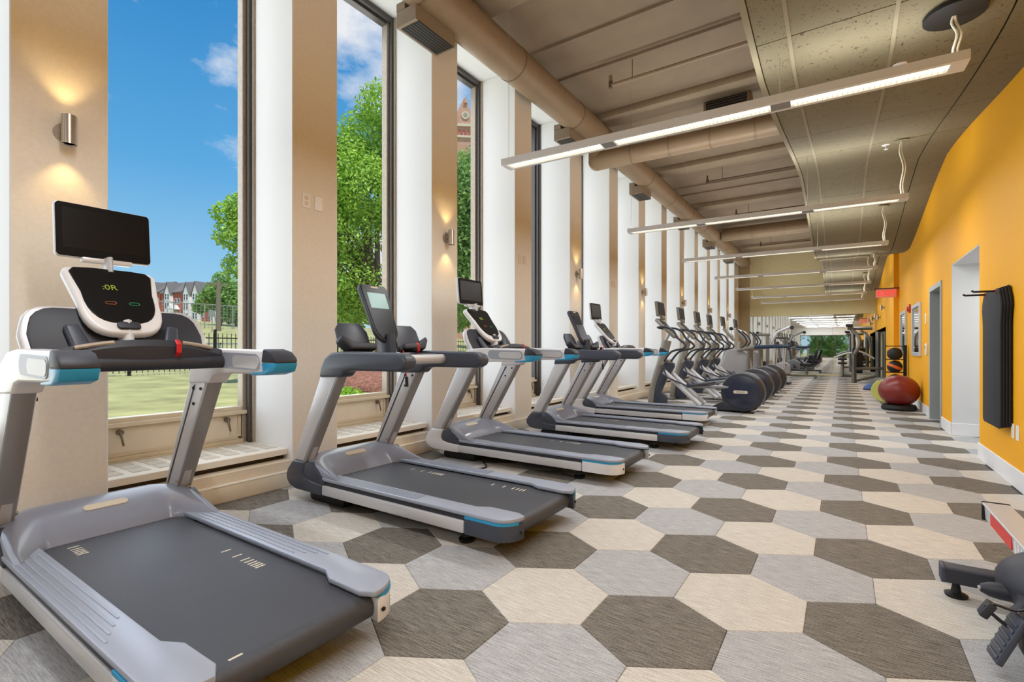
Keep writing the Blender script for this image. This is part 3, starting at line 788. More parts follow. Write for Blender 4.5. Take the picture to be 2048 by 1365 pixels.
        con = MB(T).prism(shield(.205, 0, .455), 'z', -.05, .0, .018, 3).obj('console', 'whiteplastic', t)
        MB(T).prism([(x, y) for x, y in shield(.178, .065, .445)], 'z', -.01, .006, .004, 1).obj('console_panel', 'gblack', con)
        MB(T).prism(rrect(.10, .045, .018, 4, 0, .045), 'z', 0, .016, .006).obj('stop_button', 'rubber', con)
        text(':0R', .05, basis(T @ Vector((-.03, .31, .0075)), T.col[0].xyz, T.col[1].xyz), 'ledyellow', con, 'led_digits', .0005)
        for x, mt in ((-.045, 'ledorange'), (.055, 'ledgreen')):
            b = MB(T); pts_ = [(px, py, .0075) for px, py in rrect(.045, .018, .009, 4, x, .20)]
            b.tube(pts_, .0016, 5, closed=True).obj('key_outline', mt, con)
        MB().tube([(-1.60, 0, 1.17), (-1.64, 0, 1.28)], .05, 12, squash=(1.6, .6)).obj('console_neck', 'whiteplastic', t)
        # television on a bracket
        T = basis((-1.90, 0, 1.778), (0, 1, 0), (-.10, 0, 1))
        tv = MB(T).prism(rrect(.418, .288, .02, 4), 'z', -.03, .0, .006).obj('tv_screen', 'silver', t)
        MB(T).prism(rrect(.410, .280, .018, 4), 'z', -.004, .006, .002, 1).obj('screen_bezel', 'screen', tv)
        MB(T).prism(rrect(.36, .212, .004, 2, 0, .008), 'z', .004, .007).obj('screen_panel', 'gblack', tv)
        MB().box(-1.905, -1.855, -.11, .11, 1.612, 1.638, .006).tube([(-1.86, 0, 1.56), (-1.87, 0, 1.64)], .03, 10, squash=(2, .6)).obj('tv_bracket', 'silver', tv)
    else:
        for s in (-1, 1):
            T = basis((-1.50, s * .20, 1.16), (0, 1, 0), (-.42, 0, .9))
            MB(T).prism([(-s * .09, -.02), (s * .10, -.02), (s * .15, .06), (s * .145, .17), (s * .11, .215), (-s * .05, .215), (-s * .09, .14)], 'z', -.05, -.02, .012, 3).obj('side_tray', 'slate', t)
            MB(T).prism([(-s * .08, -.03), (s * .12, -.03), (s * .17, .05), (s * .16, .085), (s * .08, .03), (-s * .08, .02)], 'z', -.04, .05, .014, 3).obj('tray_lip', 'rubber', t)
        T = basis((-1.46, 0, 1.205), (0, 1, 0), (-.42, 0, .9))
        body = [(-.115, .10), (-.14, .47), (-.12, .50), (.12, .50), (.14, .47), (.115, .10)] + [(.115 * math.cos(a), .10 - .10 * math.sin(a)) for a in np.linspace(.2, PI - .2, 8)]
        con = MB(T).prism(body, 'z', -.045, .0, .014, 3).obj('console', 'slate', t)
        MB(T).prism([(x * .93, .012 + y * .96) for x, y in body], 'z', -.006, .004, .003, 1).obj('console_panel', 'gblack', con)
        MB(T).prism(rrect(.178, .135, .004, 2, 0, .355), 'z', .003, .006).obj('lcd_screen', 'lcd', con)
        MB(T).prism(rrect(.075, .016, .008, 4, 0, .472), 'z', .002, .007).obj('badge', 'cream_print', con)
        MB().tube([(-1.50, 0, 1.10), (-1.52, 0, 1.26)], .06, 12, squash=(1.7, .6)).obj('console_neck', 'slate', t)
    keep = {'console', 'console_neck', 'tv_screen', 'tv_bracket', 'safety_clip', 'lanyard', 'lanyard_clip', 'cross_bar_'}
    def widen(o):                       # the deck is broader than first laid out
        if o.name.split('.')[0] in keep: return
        if o.type == 'MESH': o.data.transform(Matrix.Diagonal((1, 1.16, 1, 1)))
        for ch in o.children: widen(ch)
    widen(t)
    def shorten(o):
        for ch in o.children:
            if ch.type == 'MESH': ch.data.transform(Matrix.Diagonal((.96, 1, 1, 1)))
            shorten(ch)
    if not A: shorten(t)
    return t


MT['ledyellow'] = M('led_yellow_green', (60, 70, 20), .4, emit=(170, 180, 60), estr=.55)
MT['ledorange'] = M('led_orange', (90, 50, 20), .4, emit=(190, 110, 50), estr=.35)
MT['ledgreen'] = M('led_green', (20, 80, 60), .4, emit=(50, 170, 110), estr=.35)
tA, tB = treadmill('A'), treadmill('B')
place(tA, (-1.495, .990, 0), 0, 'nearest treadmill, white handrails and a wide screen over its console, at the left edge', None, True)
place(tB, (-1.475, 2.615, 0), 0, 'second treadmill, dark handrails and a tall black console with a lit screen', None, True)
place(tA, (-1.53, 4.285, 0), 0, 'third treadmill, white handrails and a screen on top, in front of the third window')
t4 = place(tB, (-1.42, 5.99, 0), 0, 'fourth treadmill, dark handrails and a tall black unlit console')
for o in t4.children_recursive:
    if o.name.startswith('lcd_screen'): o.data = o.data.copy(); o.data.materials[0] = MT['screen']
place(tA, (-1.63, 7.85, 0), 0, 'furthest treadmill, white handrails, next to the row of ellipticals')
tA.scale = (.965, 1, 1)

# loose cables on the carpet
for i, (pts, lab) in enumerate((
    ([(-3.72, 3.55, .008), (-3.45, 3.66, .008), (-3.2, 3.52, .008), (-3.0, 3.62, .008), (-2.85, 3.78, .008), (-3.0, 3.95, .01)], 'thin black power cable curling on the carpet before the third treadmill'),
    ([(-3.74, 5.2, .008), (-3.4, 5.05, .008), (-3.05, 5.22, .008), (-2.75, 5.3, .008), (-2.7, 5.5, .01)], 'thin black power cable on the carpet before the fourth treadmill'))):
    tag(MB().tube(smooth_path(pts, 6), .007, 6).obj('power_cable', 'black'), lab, 'cable')

# ================================================================== ELLIPTICALS
def elliptical():
    t = thing('elliptical_trainer', 'x', 'elliptical trainer')
    MB().lathe([(0, -.17), (.30, -.17), (.335, -.162), (.352, -.14), (.36, -.08), (.36, .08), (.352, .14), (.335, .162), (.30, .17), (0, .17)], (0, 0, .365), 'y', 40).obj('flywheel_drum', 'drum', t)
    for s in (-1, 1):
        d = MB().lathe([(0, s * .176), (.27, s * .176), (.285, s * .172), (.285, s * .165), (0, s * .165)], (0, 0, .365), 'y', 36).obj('drum_disc', 'drumdisc', t)
        if s < 0:
            bd = MB().prism([(x, z) for x, z in rrect(.235, .054, .027, 6, -.02, .37)], 'y', -.181, -.174, .002, 1).obj('badge', 'cream_print', d)
            text('PRECOR', .036, basis((-.02, -.1815, .37), (1, 0, 0), (0, 0, 1)), 'slate', bd)
        MB().lathe([(0, 0), (.055, 0), (.05, .03), (0, .03)], (.26, s * .13, 0), 'z', 14, (1.3, .8)).obj('foot', 'shroud', t)
    MB().prism([(-.62, .03), (.05, .03), (.22, .06), (.1, .2), (-.30, .2)], 'y', -.165, .165, .02).obj('drum_base', 'drum', t)
    MB().prism([(-1.72, 0), (-1.58, 0), (-1.58, .05), (-1.72, .05)], 'y', -.30, .30, .015).box(-1.6, -.5, -.04, .04, .02, .07, .01).obj('floor_frame', 'gunmetal', t)
    pth = smooth_path([(-1.68, 0, .02), (-1.645, 0, .30), (-1.56, 0, .62), (-1.46, 0, .92), (-1.37, 0, 1.30)], 4)
    MB().tube(pth, .08, 14, radii=list(np.linspace(.062, .095, len(pth)))).obj('tower', 'towergrey', t)
    MB().prism([(-1.60, .02), (-1.36, .02), (-1.36, .2), (-1.47, .3), (-1.36, .55), (-1.22, .78), (-1.22, .86), (-1.46, .88), (-1.58, .6)], 'y', -.055, .055, .015).obj('tower_cover', 'slate', t)
    MB().cyl((-1.40, 0, 1.28), (-1.30, 0, 1.46), .03, 10).obj('console_stem', 'silver', t)
    T = basis((-1.165, 0, 1.373), (0, 1, 0), (-.70, 0, .714))
    con = MB(T).prism([(-.14, 0), (.14, 0), (.20, .42), (.185, .5), (-.185, .5), (-.20, .42)], 'z', -.06, 0, .016).obj('console', 'towergrey', t)
    MB(T).prism([(-.12, .07), (.12, .07), (.175, .42), (-.175, .42)], 'z', -.004, .005, .002, 1).obj('console_panel', 'gblack', con)
    T = basis((-1.47, 0, 1.915), (0, 1, 0), (-.12, 0, 1))
    tv = MB(T).prism(rrect(.44, .29, .02, 3), 'z', -.055, -.002, .008).obj('tv_screen', 'gunmetal', t)
    MB(T).prism(rrect(.40, .25, .01, 3), 'z', -.004, .003, .001, 1).obj('screen_panel', 'screen', tv)
    MB().box(-1.48, -1.42, -.08, .08, 1.70, 1.78, .01).obj('tv_bracket', 'gunmetal', tv)
    for s in (-1, 1):
        MB().tube(smooth_path([(-1.38, s * .10, 1.52), (-1.46, s * .27, 1.545), (-1.30, s * .29, 1.54), (-1.16, s * .29, 1.475), (-1.08, s * .30, 1.34), (-.94, s * .31, 1.22), (-.97, s * .31, 1.14), (-1.2, s * .28, 1.08), (-1.36, s * .24, .88)], 4), .02, 9).obj('handlebar', 'rubber', t)
        MB().cyl((-1.42, s * .12, .875), (-1.38, s * .30, .875), .05, 14).obj('arm_pivot', 'towergrey', t)
        MB().tube([(-1.38, s * .25, .87), (-1.30, s * .25, .6), (-.92, s * .22, .44)], .017, 8).obj('swing_arm', 'slate', t)
        MB().tube([(-1.37, s * .17, .70), (-.70, s * .17, .09)], .046, 12).obj('ramp_rail', 'silver', t)
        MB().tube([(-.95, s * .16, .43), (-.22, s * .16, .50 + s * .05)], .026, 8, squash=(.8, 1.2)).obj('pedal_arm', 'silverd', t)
        MB().prism([(-.94, .44), (-.90, .425), (-.50, .50), (-.50, .53), (-.86, .475), (-.92, .52)], 'y', s * .16 - .085, s * .16 + .085, .012).obj('pedal', 'slate', t)
    return t


eL = ['nearest elliptical trainer with a big dark drum beside the last treadmill', 'second elliptical trainer from the camera in the drum row', 'third elliptical trainer from the camera in the drum row', 'furthest elliptical trainer of the four with drums']
e0 = elliptical()
for i, (x, y) in enumerate(((-1.48, 9.65), (-1.52, 11.28), (-1.53, 12.82), (-1.54, 14.25))):
    place(e0, (x, y, 0), 0, eL[i], 'elliptical trainers along the window wall', i == 0)


def amt():
    t = thing('motion_trainer', 'x', 'motion trainer')
    pth = smooth_path([(-1.5, 0, .02), (-1.46, 0, .5), (-1.36, 0, 1.0), (-1.28, 0, 1.34)], 4)
    MB().tube(pth, .08, 12).obj('tower', 'towergrey', t)
    MB().prism([(-1.45, .12), (-.75, .10), (-.62, .35), (-.72, .95), (-.98, 1.14), (-1.32, 1.1), (-1.46, .7)], 'y', -.18, .18, .05, 3).obj('body_shroud', 'shroud', t)
    MB().box(-1.6, .15, -.30, -.22, 0, .07, .012).box(-1.6, .15, .22, .30, 0, .07, .012).box(-1.6, -1.5, -.3, .3, 0, .07, .012).box(.05, .15, -.3, .3, 0, .07, .012).obj('base_frame', 'slate', t)
    T = basis((-1.12, 0, 1.38), (0, 1, 0), (-.62, 0, .78))
    con = MB(T).prism([(-.14, 0), (.14, 0), (.20, .40), (.18, .46), (-.18, .46), (-.20, .40)], 'z', -.05, 0, .016).obj('console', 'towergrey', t)
    MB(T).prism([(-.12, .06), (.12, .06), (.17, .40), (-.17, .40)], 'z', -.004, .005, .002, 1).obj('console_panel', 'gblack', con)
    T = basis((-1.43, 0, 1.95), (0, 1, 0), (-.12, 0, 1))
    tv = MB(T).prism(rrect(.44, .29, .02, 3), 'z', -.055, -.002, .008).obj('tv_screen', 'gunmetal', t)
    MB(T).prism(rrect(.40, .25, .01, 3), 'z', -.004, .003, .001, 1).obj('screen_panel', 'screen', tv)
    MB().box(-1.44, -1.38, -.06, .06, 1.72, 1.82, .01).obj('tv_bracket', 'gunmetal', tv)
    for s in (-1, 1):
        MB().tube([(-1.0, s * .24, 1.08), (-.62, s * .30, 1.16), (-.55, s * .30, 1.17)], .055, 12).obj('arm_link', 'towergrey', t)
        MB().tube([(-.58, s * .30, 1.17), (.05, s * .30, 1.19), (.10, s * .30, 1.19)], .05, 12).obj('arm_shroud', 'bluepad', t)
        MB().tube(smooth_path([(-.95, s * .26, 1.1), (-.75, s * .33, 1.3), (-.82, s * .34, 1.5), (-.98, s * .33, 1.66)], 4), .022, 9).obj('handlebar', 'rubber', t)
        MB().cyl((-.72, s * .24, .08), (-.70, s * .24, 1.12), .045, 12).obj('post', 'gunmetal', t)
        MB().tube([(-.02, s * .30, 1.16), (-.06, s * .28, .5), (-.2, s * .26, .26)], .02, 8).obj('leg_link', 'silver', t)
        MB().box(-.45, .02, s * .24 - .08, s * .24 + .08, .24, .28, .014).obj('pedal', 'slate', t)
    return t


a0 = amt()
place(a0, (-1.56, 15.95, 0), 0, 'nearer motion trainer with blue arm shrouds, past the four ellipticals', None, True)
place(a0, (-1.50, 17.7, 0), 0, 'further motion trainer with blue arm shrouds, before the cable machine')

# upright bike before the mirrors
t = thing('exercise_bike', 'dark recumbent style exercise bike on the floor close to the mirrors', 'exercise bike', (-1.55, 21.6, 0))
MB().box(-.75, .75, -.05, .05, .06, .14, .02).box(-.75, -.66, -.28, .28, 0, .07, .02).box(.66, .75, -.28, .28, 0, .07, .02).obj('base_frame', 'gunmetal', t)
MB().prism([(-.62, .14), (-.1, .14), (-.12, .5), (-.32, .62), (-.58, .55)], 'y', -.12, .12, .04, 3).obj('crank_shroud', 'shroud', t)
MB().tube([(-.45, 0, .5), (-.52, 0, 1.1)], .05, 12).obj('console_mast', 'gunmetal', t)
MB().box(-.58, -.50, -.18, .18, 1.05, 1.38, .02).obj('console', 'rubber', t)
MB().box(.22, .62, -.2, .2, .46, .55, .035, 3).obj('seat', 'black', t)
MB().prism([(.58, .58), (.66, .58), (.80, 1.05), (.73, 1.07)], 'y', -.19, .19, .025, 3).obj('backrest', 'black', t)
MB().tube([(.42, 0, .12), (.42, 0, .48)], .04, 10).obj('seat_post', 'gunmetal', t)
for s in (-1, 1):
    m = MB(); m.tube([(-.36, s * .12, .36), (-.36, s * .16, .36), (-.28, s * .16, .36 - s * .14)], .016, 7); y0, y1 = sorted((s * .16, s * .26)); m.box(-.34, -.22, y0, y1, .34 - s * .14, .37 - s * .14, .006)
    m.obj('pedal', 'black', t)
    MB().tube(smooth_path([(.4, s * .2, .4), (.3, s * .27, .55), (.12, s * .27, .72)], 4), .018, 8).obj('side_handle', 'rubber', t)

# cable machine at the back left
t = thing('cable_machine', 'grey cable machine with angled silver arms at the back left corner', 'cable machine', (-2.55, 20.6, 0))
MB().box(-.5, .5, -.35, -.27, 0, .07, .012).box(-.5, .5, .27, .35, 0, .07, .012).box(-.05, .05, -.3, .3, 0, .07, .012).obj('base_frame', 'gunmetal', t)
for x in (-.22, .22):
    MB().box(x - .05, x + .05, -.05, .05, .06, 1.62, .012).obj('upright', 'gunmetal', t)
MB().box(-.3, .3, -.06, .06, 1.58, 1.68, .015).obj('head_beam', 'gunmetal', t)
for x in (-.1, .1):
    MB().cyl((x, 0, .07), (x, 0, 1.6), .012, 8).obj('guide_rod', 'silver', t)
for i in range(12):
    MB().box(-.15, .15, -.09, .09, .10 + i * .045, .140 + i * .045, .004, 1).obj('weight_plate', 'black', t)
for s in (-1, 1):
    a = MB().tube([(s * .2, 0, 1.1), (s * .55, -.05, 1.72), (s * 1.0, -.12, 1.92)], .04, 4, squash=(.8, 1.2)).obj('arm', 'silver', t)
    MB().cyl((s * 1.02, -.16, 1.88), (s * 1.02, -.08, 1.88), .07, 16).obj('pulley', 'rubber', a)
    MB().tube([(s * 1.02, -.12, 1.82), (s * 1.0, -.12, 1.66)], .006, 6).tube([(s * .94, -.12, 1.58), (s * 1.0, -.12, 1.66), (s * 1.06, -.12, 1.58), (s * .94, -.12, 1.58)], .012, 6).obj('cable_handle', 'rubber', a)

# pulldown and dip machine on the right before the mirrors
t = thing('pulldown_machine', 'grey strength machine with dip arms and a black back pad, beside the orange niche', 'strength machine', (.35, 19.7, 0))
G = lambda u, v, dy=0: tuple(onY(u, v, 19.7 + dy) - Vector((.35, 19.7, 0)))
MB().tube([G(1708, 767), G(1708, 709)], .07, 4).obj('front_upright', 'gunmetal', t)
MB().tube([G(1708, 762, .2), G(1706, 655, .2)], .06, 4).obj('main_column', 'gunmetal', t)
MB().tube([G(1695, 657, .2), G(1745, 657, .2)], .06, 4).obj('top_beam', 'gunmetal', t)
for u in (1756, 1770):
    MB().tube([G(u, 755, .1), G(u, 664, .1)], .07, 4).obj('rear_upright', 'gunmetal', t)
MB().tube([G(1708, 738), G(1770, 737, .1)], .05, 4).obj('cross_beam', 'gunmetal', t)
MB().tube([G(1708, 763), G(1756, 752, .1)], .04, 4).tube([G(1682, 752, .1), G(1712, 752, .1)], .04, 4).obj('floor_beam', 'gunmetal', t)
MB().tube(smooth_path([G(1703, 660, .2), G(1716, 672, .1), G(1719, 690, 0), G(1709, 709, 0)], 4), .06, 8).obj('curved_brace', 'gunmetal', t)
MB().tube(smooth_path([G(1722, 662, .2), G(1736, 672, .1), G(1742, 700, .1)], 4), .035, 8).obj('lift_arm', 'gunmetal', t)
MB().tube(smooth_path([G(1704, 706), G(1690, 708), G(1668, 716)], 4), .03, 8).obj('dip_handle', 'silver', t)
MB().tube(smooth_path([G(1716, 702), G(1732, 708), G(1749, 718)], 4), .03, 8).obj('dip_handle', 'silver', t)
p = Vector(G(1706, 722, .12)); MB().box(p.x - .02, p.x + .26, p.y, p.y + .08, p.z - .42, p.z + .42, .03, 3).obj('back_pad', 'black', t)
for v in (719, 727):
    p = Vector(G(1685, v, .05)); MB().box(p.x - .13, p.x + .13, p.y - .12, p.y + .12, p.z - .03, p.z + .03, .02).obj('knee_pad', 'black', t)
MB().tube([G(1685, 752, .05), G(1685, 716, .05)], .045, 4).obj('seat_post', 'gunmetal', t)
p = Vector(G(1697, 655, .2)); MB().cyl((p.x - .08, p.y, p.z + .06), (p.x + .12, p.y, p.z + .06), .05, 12).obj('pulley', 'rubber', t)

# ================================================================== RIGHT WALL
t = thing('exit_sign', 'red lit exit sign sticking out from the orange wall corner', 'sign', (1.08, 15.93, 2.55))
MB().box(-.36, .06, -.03, .03, -.10, .115, .008).obj('sign_case', 'exitface', t)
MB().box(-.40, .12, -.035, .035, .115, .145, .006).obj('mounting_bar', 'rust', t)
text('EXIT', .19, basis((-.15, -.0315, .0), (1, 0, 0), (0, 0, 1)), 'exitred', t, extrude=.004)
for i, (y0, y1) in enumerate(((11.6, 12.82), (14.06, 15.25))):
    t = thing('framed_mirror', ['nearer silver framed mirror on the orange wall by the door', 'further silver framed mirror on the orange wall, above the ball rack'][i], 'mirror', (XR, (y0 + y1) / 2, 1.5))
    h = (y1 - y0) / 2; b = MB()
    for a, c, z0, z1 in ((-h, -h + .07, -.5, .5), (h - .07, h, -.5, .5), (-h + .07, h - .07, .43, .5), (-h + .07, h - .07, -.5, -.43)): b.box(-.04, 0, a, c, z0, z1, .004, 1)
    b.obj('frame', 'silver', t); MB().box(-.02, -.004, -h + .06, h - .06, -.44, .44).obj('mirror_glass', 'mirror', t)
tag(MB().lathe([(0, 0), (.075, 0), (.075, -.03), (.05, -.06), (0, -.06)], (XR, 13.45, 1.99), 'x', 20).box(XR - .03, XR, 13.36, 13.54, 1.90, 2.08, .01).obj('fire_alarm', 'alarm'), 'red fire alarm sounder between the two framed mirrors', 'alarm')
t = thing('light_switch', 'white light switch plate high beside the grey door frame', 'switch', (XR, 11.05, 1.66))
MB().box(-.01, 0, -.06, .06, -.09, .09, .003, 1).obj('cover_plate', 'plate', t); MB().box(-.016, -.01, -.015, .015, -.03, .03, .002, 1).obj('rocker', 'plate', t)
t = thing('thermostat', 'white thermostat box below the light switch by the door', 'thermostat', (XR, 10.86, 1.13))
MB().box(-.035, 0, -.05, .05, -.10, .10, .012).obj('case', 'plate', t); MB().box(-.038, -.034, -.03, .03, .0, .06, .001, 1).obj('display', 'gunmetal', t)
for i, y in enumerate((5.80, 5.665)):
    t = thing('wall_plate', ['left one of two white cover plates low on the orange wall below the mats', 'right one of two white cover plates low on the orange wall below the mats'][i], 'wall plate', (XR, y, .46), 0, 'white cover plates under the mats')
    MB().box(-.008, 0, -.037, .037, -.062, .062, .003, 1).obj('cover_plate', 'plate', t)
    for z in (-.024, .024): MB().box(-.010, -.008, -.017, .017, z - .016, z + .016, .001, 1).obj('socket', 'plate', t)

# exercise mats on two pegs
t = thing('mat_rack', 'black two peg hanger on the orange wall holding the exercise mats', 'hanger', (XR, 6.17, 1.66))
MB().box(-.012, 0, -.24, .24, -.035, .035, .003, 1).obj('back_plate', 'black', t)
for y in (-.2, .18):
    MB().tube([(-.01, y, 0), (-.22, y, .0), (-.235, y, .012)], .009, 8).obj('peg', 'black', t)
def mat_outline(w, h):
    pts = []
    for z, ww in ((-h, w * .42), (-h + .02, w * .49), (-h + .06, w * .5), (-.1, w * .5), (.28, w * .5), (.36, w * .53), (.43, w * .56), (.50, w * .53), (.56, w * .46), (.60, w * .43)):
        pts.append((ww, z))
    return [(y, z) for y, z in pts] + [(-y, z) for y, z in reversed(pts)]
ML = ['front exercise mat of the black stack hanging on the orange wall', 'second black exercise mat of the hanging stack', 'third black exercise mat of the hanging stack', 'fourth black exercise mat of the hanging stack, against the wall']
for i in range(4):
    x1 = 1.118 + i * .017
    o = MB(Matrix.Translation((x1, 6.15 - .012 * i, 1.08 + .006 * i))).prism(mat_outline(.62, .62), 'x', 0, .0155, .004, 2).obj('exercise_mat', 'mat_blk' if i == 0 else 'mat_side')
    tag(o, ML[i], 'mat', 'exercise mats hanging on the orange wall')
    for y in (-.2, .18):
        MB().tube([(x1 - .001, 6.17 + y + .018 * math.cos(a), 1.66 + .018 * math.sin(a)) for a in np.linspace(0, 2 * PI, 11)[:-1]], .004, 5, closed=True).obj('eyelet', 'alarm', o) if i == 0 else None

# balls by the doorway
t = thing('stability_ball', 'large maroon stability ball in a black tray by the orange wall', 'exercise ball', (.865, 11.6, 0))
MB().ball((0, 0, .36), .315, .315, .285, 36, 20).obj('ball', 'ballred', t)
MB().lathe([(0, .655), (.012, .655), (.012, .645), (0, .645)], (0, 0, -.007), 'z', 10).obj('valve_plug', 'black', t)
t = thing('ball_tray', 'low black tray holding the maroon stability ball', 'ball tray', (.865, 11.6, 0))
MB().lathe([(.16, 0), (.25, 0), (.27, .04), (.25, .10), (.225, .10), (.205, .06), (.16, .04)], (0, 0, 0), 'z', 28).obj('ring', 'black', t)
t = thing('balance_trainer', 'pale lime and blue balance trainer standing on edge behind the maroon ball', 'balance trainer', (.74, 13.1, .24), 0)
MB().lathe([(0, -.03), (.235, -.03), (.24, 0), (.235, .03), (0, .03)], (0, 0, 0), 'y', 28).obj('platform', 'ballgreen', t)
MB().ball((0, .10, 0), .225, .12, .225, 24, 12).obj('dome', 'ballblue', t)
t = thing('balance_trainer', 'blue dome balance trainer lying flat on the carpet further back', 'balance trainer', (.66, 16.6, 0))
MB().lathe([(0, 0), (.2, 0), (.21, .03), (0, .03)], (0, 0, 0), 'z', 24).obj('platform', 'black', t)
MB().lathe([(.195, .03), (.18, .09), (.13, .15), (.06, .18), (0, .185), (0, .03)], (0, 0, 0), 'z', 24).obj('dome', 'bosublue', t)
t = thing('ball_rack', 'black upright rack of medicine balls against the orange wall', 'rack', (1.14, 13.85, 0))
MB().box(-.03, .03, -.03, .03, 0, 1.21, .005).box(-.32, .05, -.16, -.12, 0, .04).box(-.32, .05, .12, .16, 0, .04).box(.0, .05, -.16, .16, 0, .04).obj('post', 'black', t)
for z in (1.19, .893, .607, .30):
    b = MB()
    for y in (-.08, .08): b.tube([(0, y, z), (-.33, y, z + .0), (-.34, y, z + .015)], .009, 7)
    b.cyl((0, -.09, z), (0, .09, z), .009, 7).obj('shelf_arm', 'black', t)
for i, (z, mt) in enumerate(((.893, 0), (.607, 1), (.30, 2))):
    t = thing('medicine_ball', ['black medicine ball on the top arms of the ball rack', 'black and orange medicine ball on the middle arms of the ball rack', 'dark medicine ball on the lowest arms, mostly behind the maroon ball'][i], 'medicine ball', (.96, 13.85, z + .125), 0, 'medicine balls on the rack')
    MB().ball((0, 0, 0), .14, .14, .14, 24, 14).obj('ball', 'medblack', t)
    T = Matrix.Rotation(math.radians(25), 4, 'Y')
    MB(T).lathe([(.1385, -.03), (.1425, -.02), (.143, 0), (.1425, .02), (.1385, .03)], (0, 0, 0), 'z', 28).obj('panel_band', 'medorange' if mt == 1 else 'mat_blk', t)

# rowing machine cut by the lower right corner
t = thing('rowing_machine', 'black and silver rowing machine in the lower right corner', 'rowing machine', (.675, 2.9, 0))
O = Vector((.66, 2.9, 0)); Q = lambda x, y, z: (x - O.x, y - O.y, z)
MB().prism([(-.055, .335), (.055, .335), (.055, .322), (.046, .322), (.042, .245), (-.042, .245), (-.046, .322), (-.055, .322)], 'y', -1.3, .70, .003, 1).obj('slide_rail', 'silver', t)
MB().box(-.056, .056, .695, .712, .238, .339, .006).obj('rail_end_cap', 'black', t)
MB().box(-.048, -.042, .18, .56, .255, .312).obj('red_decal', 'exitmark', t)
for i in range(3): MB().prism([(.10 - .05 * i, .258), (.12 - .05 * i, .258), (.14 - .05 * i, .31), (.12 - .05 * i, .31)], 'x', -.048, -.042).obj('white_mark', 'plate', t)
MB().ball((.16, -.08, .205), .31, .27, .15, 32, 18).obj('fan_housing', 'rubber', t)
MB().box(-.05, .35, -.22, .02, .03, .2, .03).obj('housing_base', 'black', t)
MB().prism(rrect(.085, .075, .012, 3, .17, .105), 'x', -.285, .40, .006).obj('foot_bar', 'rubber', t)
MB().prism(rrect(.088, .078, .012, 3, .17, .105), 'x', -.292, -.275, .004).obj('bar_end_cap', 'slate', t)
MB().lathe([(0, 0), (.04, 0), (.044, .012), (.02, .022), (.012, .07), (0, .07)], (-.235, .17, 0), 'z', 16).obj('leveling_foot', 'black', t)
MB().tube([(-.205, -.14, .175), (-.18, -.14, .175), (-.15, -.14, .175), (.5, -.16, .17)], .032, 14, radii=[.016, .028, .033, .033]).obj('handle_tube', 'rubber', t)
MB().cyl((-.212, -.14, .175), (-.20, -.14, .175), .008, 8).obj('tube_screw', 'silver', t)
pd = MB().box(-.155, .14, -.56, -.42, .085, .215, .014).obj('pedal', 'black', t)
b = MB(Matrix.Translation((-.19, -.475, .14)) @ Matrix.Rotation(math.radians(24), 4, 'Y') @ Matrix.Rotation(math.radians(-6), 4, 'X'))
b.box(-.010, .010, -.06, .06, -.095, .085, .005)
for i in range(6): b.box(-.015, -.009, -.05, .05, -.08 + i * .026, -.069 + i * .026, .002, 1)
b.obj('heel_plate', 'slate', pd)
MB().tube(smooth_path([(-.18, -.46, .165), (-.215, -.455, .19), (-.245, -.45, .222), (-.22, -.45, .235), (-.17, -.45, .228), (-.12, -.45, .245), (-.04, -.45, .248), (.08, -.45, .23)], 4), .017, 8, squash=(1.0, .28)).obj('foot_strap', 'rubber', pd)
MB().tube(smooth_path([(-.17, -.44, .225), (-.15, -.43, .25), (-.145, -.42, .275)], 4), .014, 8, squash=(1.0, .3)).obj('strap_tail', 'rubber', pd)
MB(Matrix.Translation((-.24, -.45, .212)) @ Matrix.Rotation(.5, 4, 'Y')).box(-.013, .013, -.024, .024, -.03, .03, .005).obj('strap_buckle', 'rubber', pd)

# ================================================================== OUTSIDE
def gz(d):
    """ground height at distance d out from the glass"""
    return float(np.interp(d, (-1, 0, 6, 13, 19, 26, 34, 60, 155, 300, 500), (.02, .02, .10, .28, .36, .42, 1.1, 4.0, 9.0, 14, 20)))
def strip(name, mat, d0, d1, y0, y1, nd, ny, dz=0):
    b = MB(); V = []
    for d in np.linspace(d0, d1, nd + 1):
        V.append([b.bm.verts.new((XG - .06 - d, y, gz(d) + dz)) for y in np.linspace(y0, y1, ny + 1)])
    for a, c in zip(V, V[1:]):
        for i in range(ny): b.bm.faces.new((a[i], a[i + 1], c[i + 1], c[i]))
    bmesh.ops.recalc_face_normals(b.bm, faces=b.bm.faces[:])
    if b.bm.faces[:][0].normal.z < 0: bmesh.ops.reverse_faces(b.bm, faces=b.bm.faces[:])
    return struct(b.obj(name, mat))
strip('lawn', 'grass', 0, 19, -60, 90, 12, 10)
strip('street', 'asphalt', 19, 26, -120, 160, 6, 10)
strip('grass_bank', 'grass', 26, 300, -260, 420, 30, 20)
struct(MB().box(-60, 40, -60, YA - .2, -.12, .0).obj('rear_lawn', 'grass'))

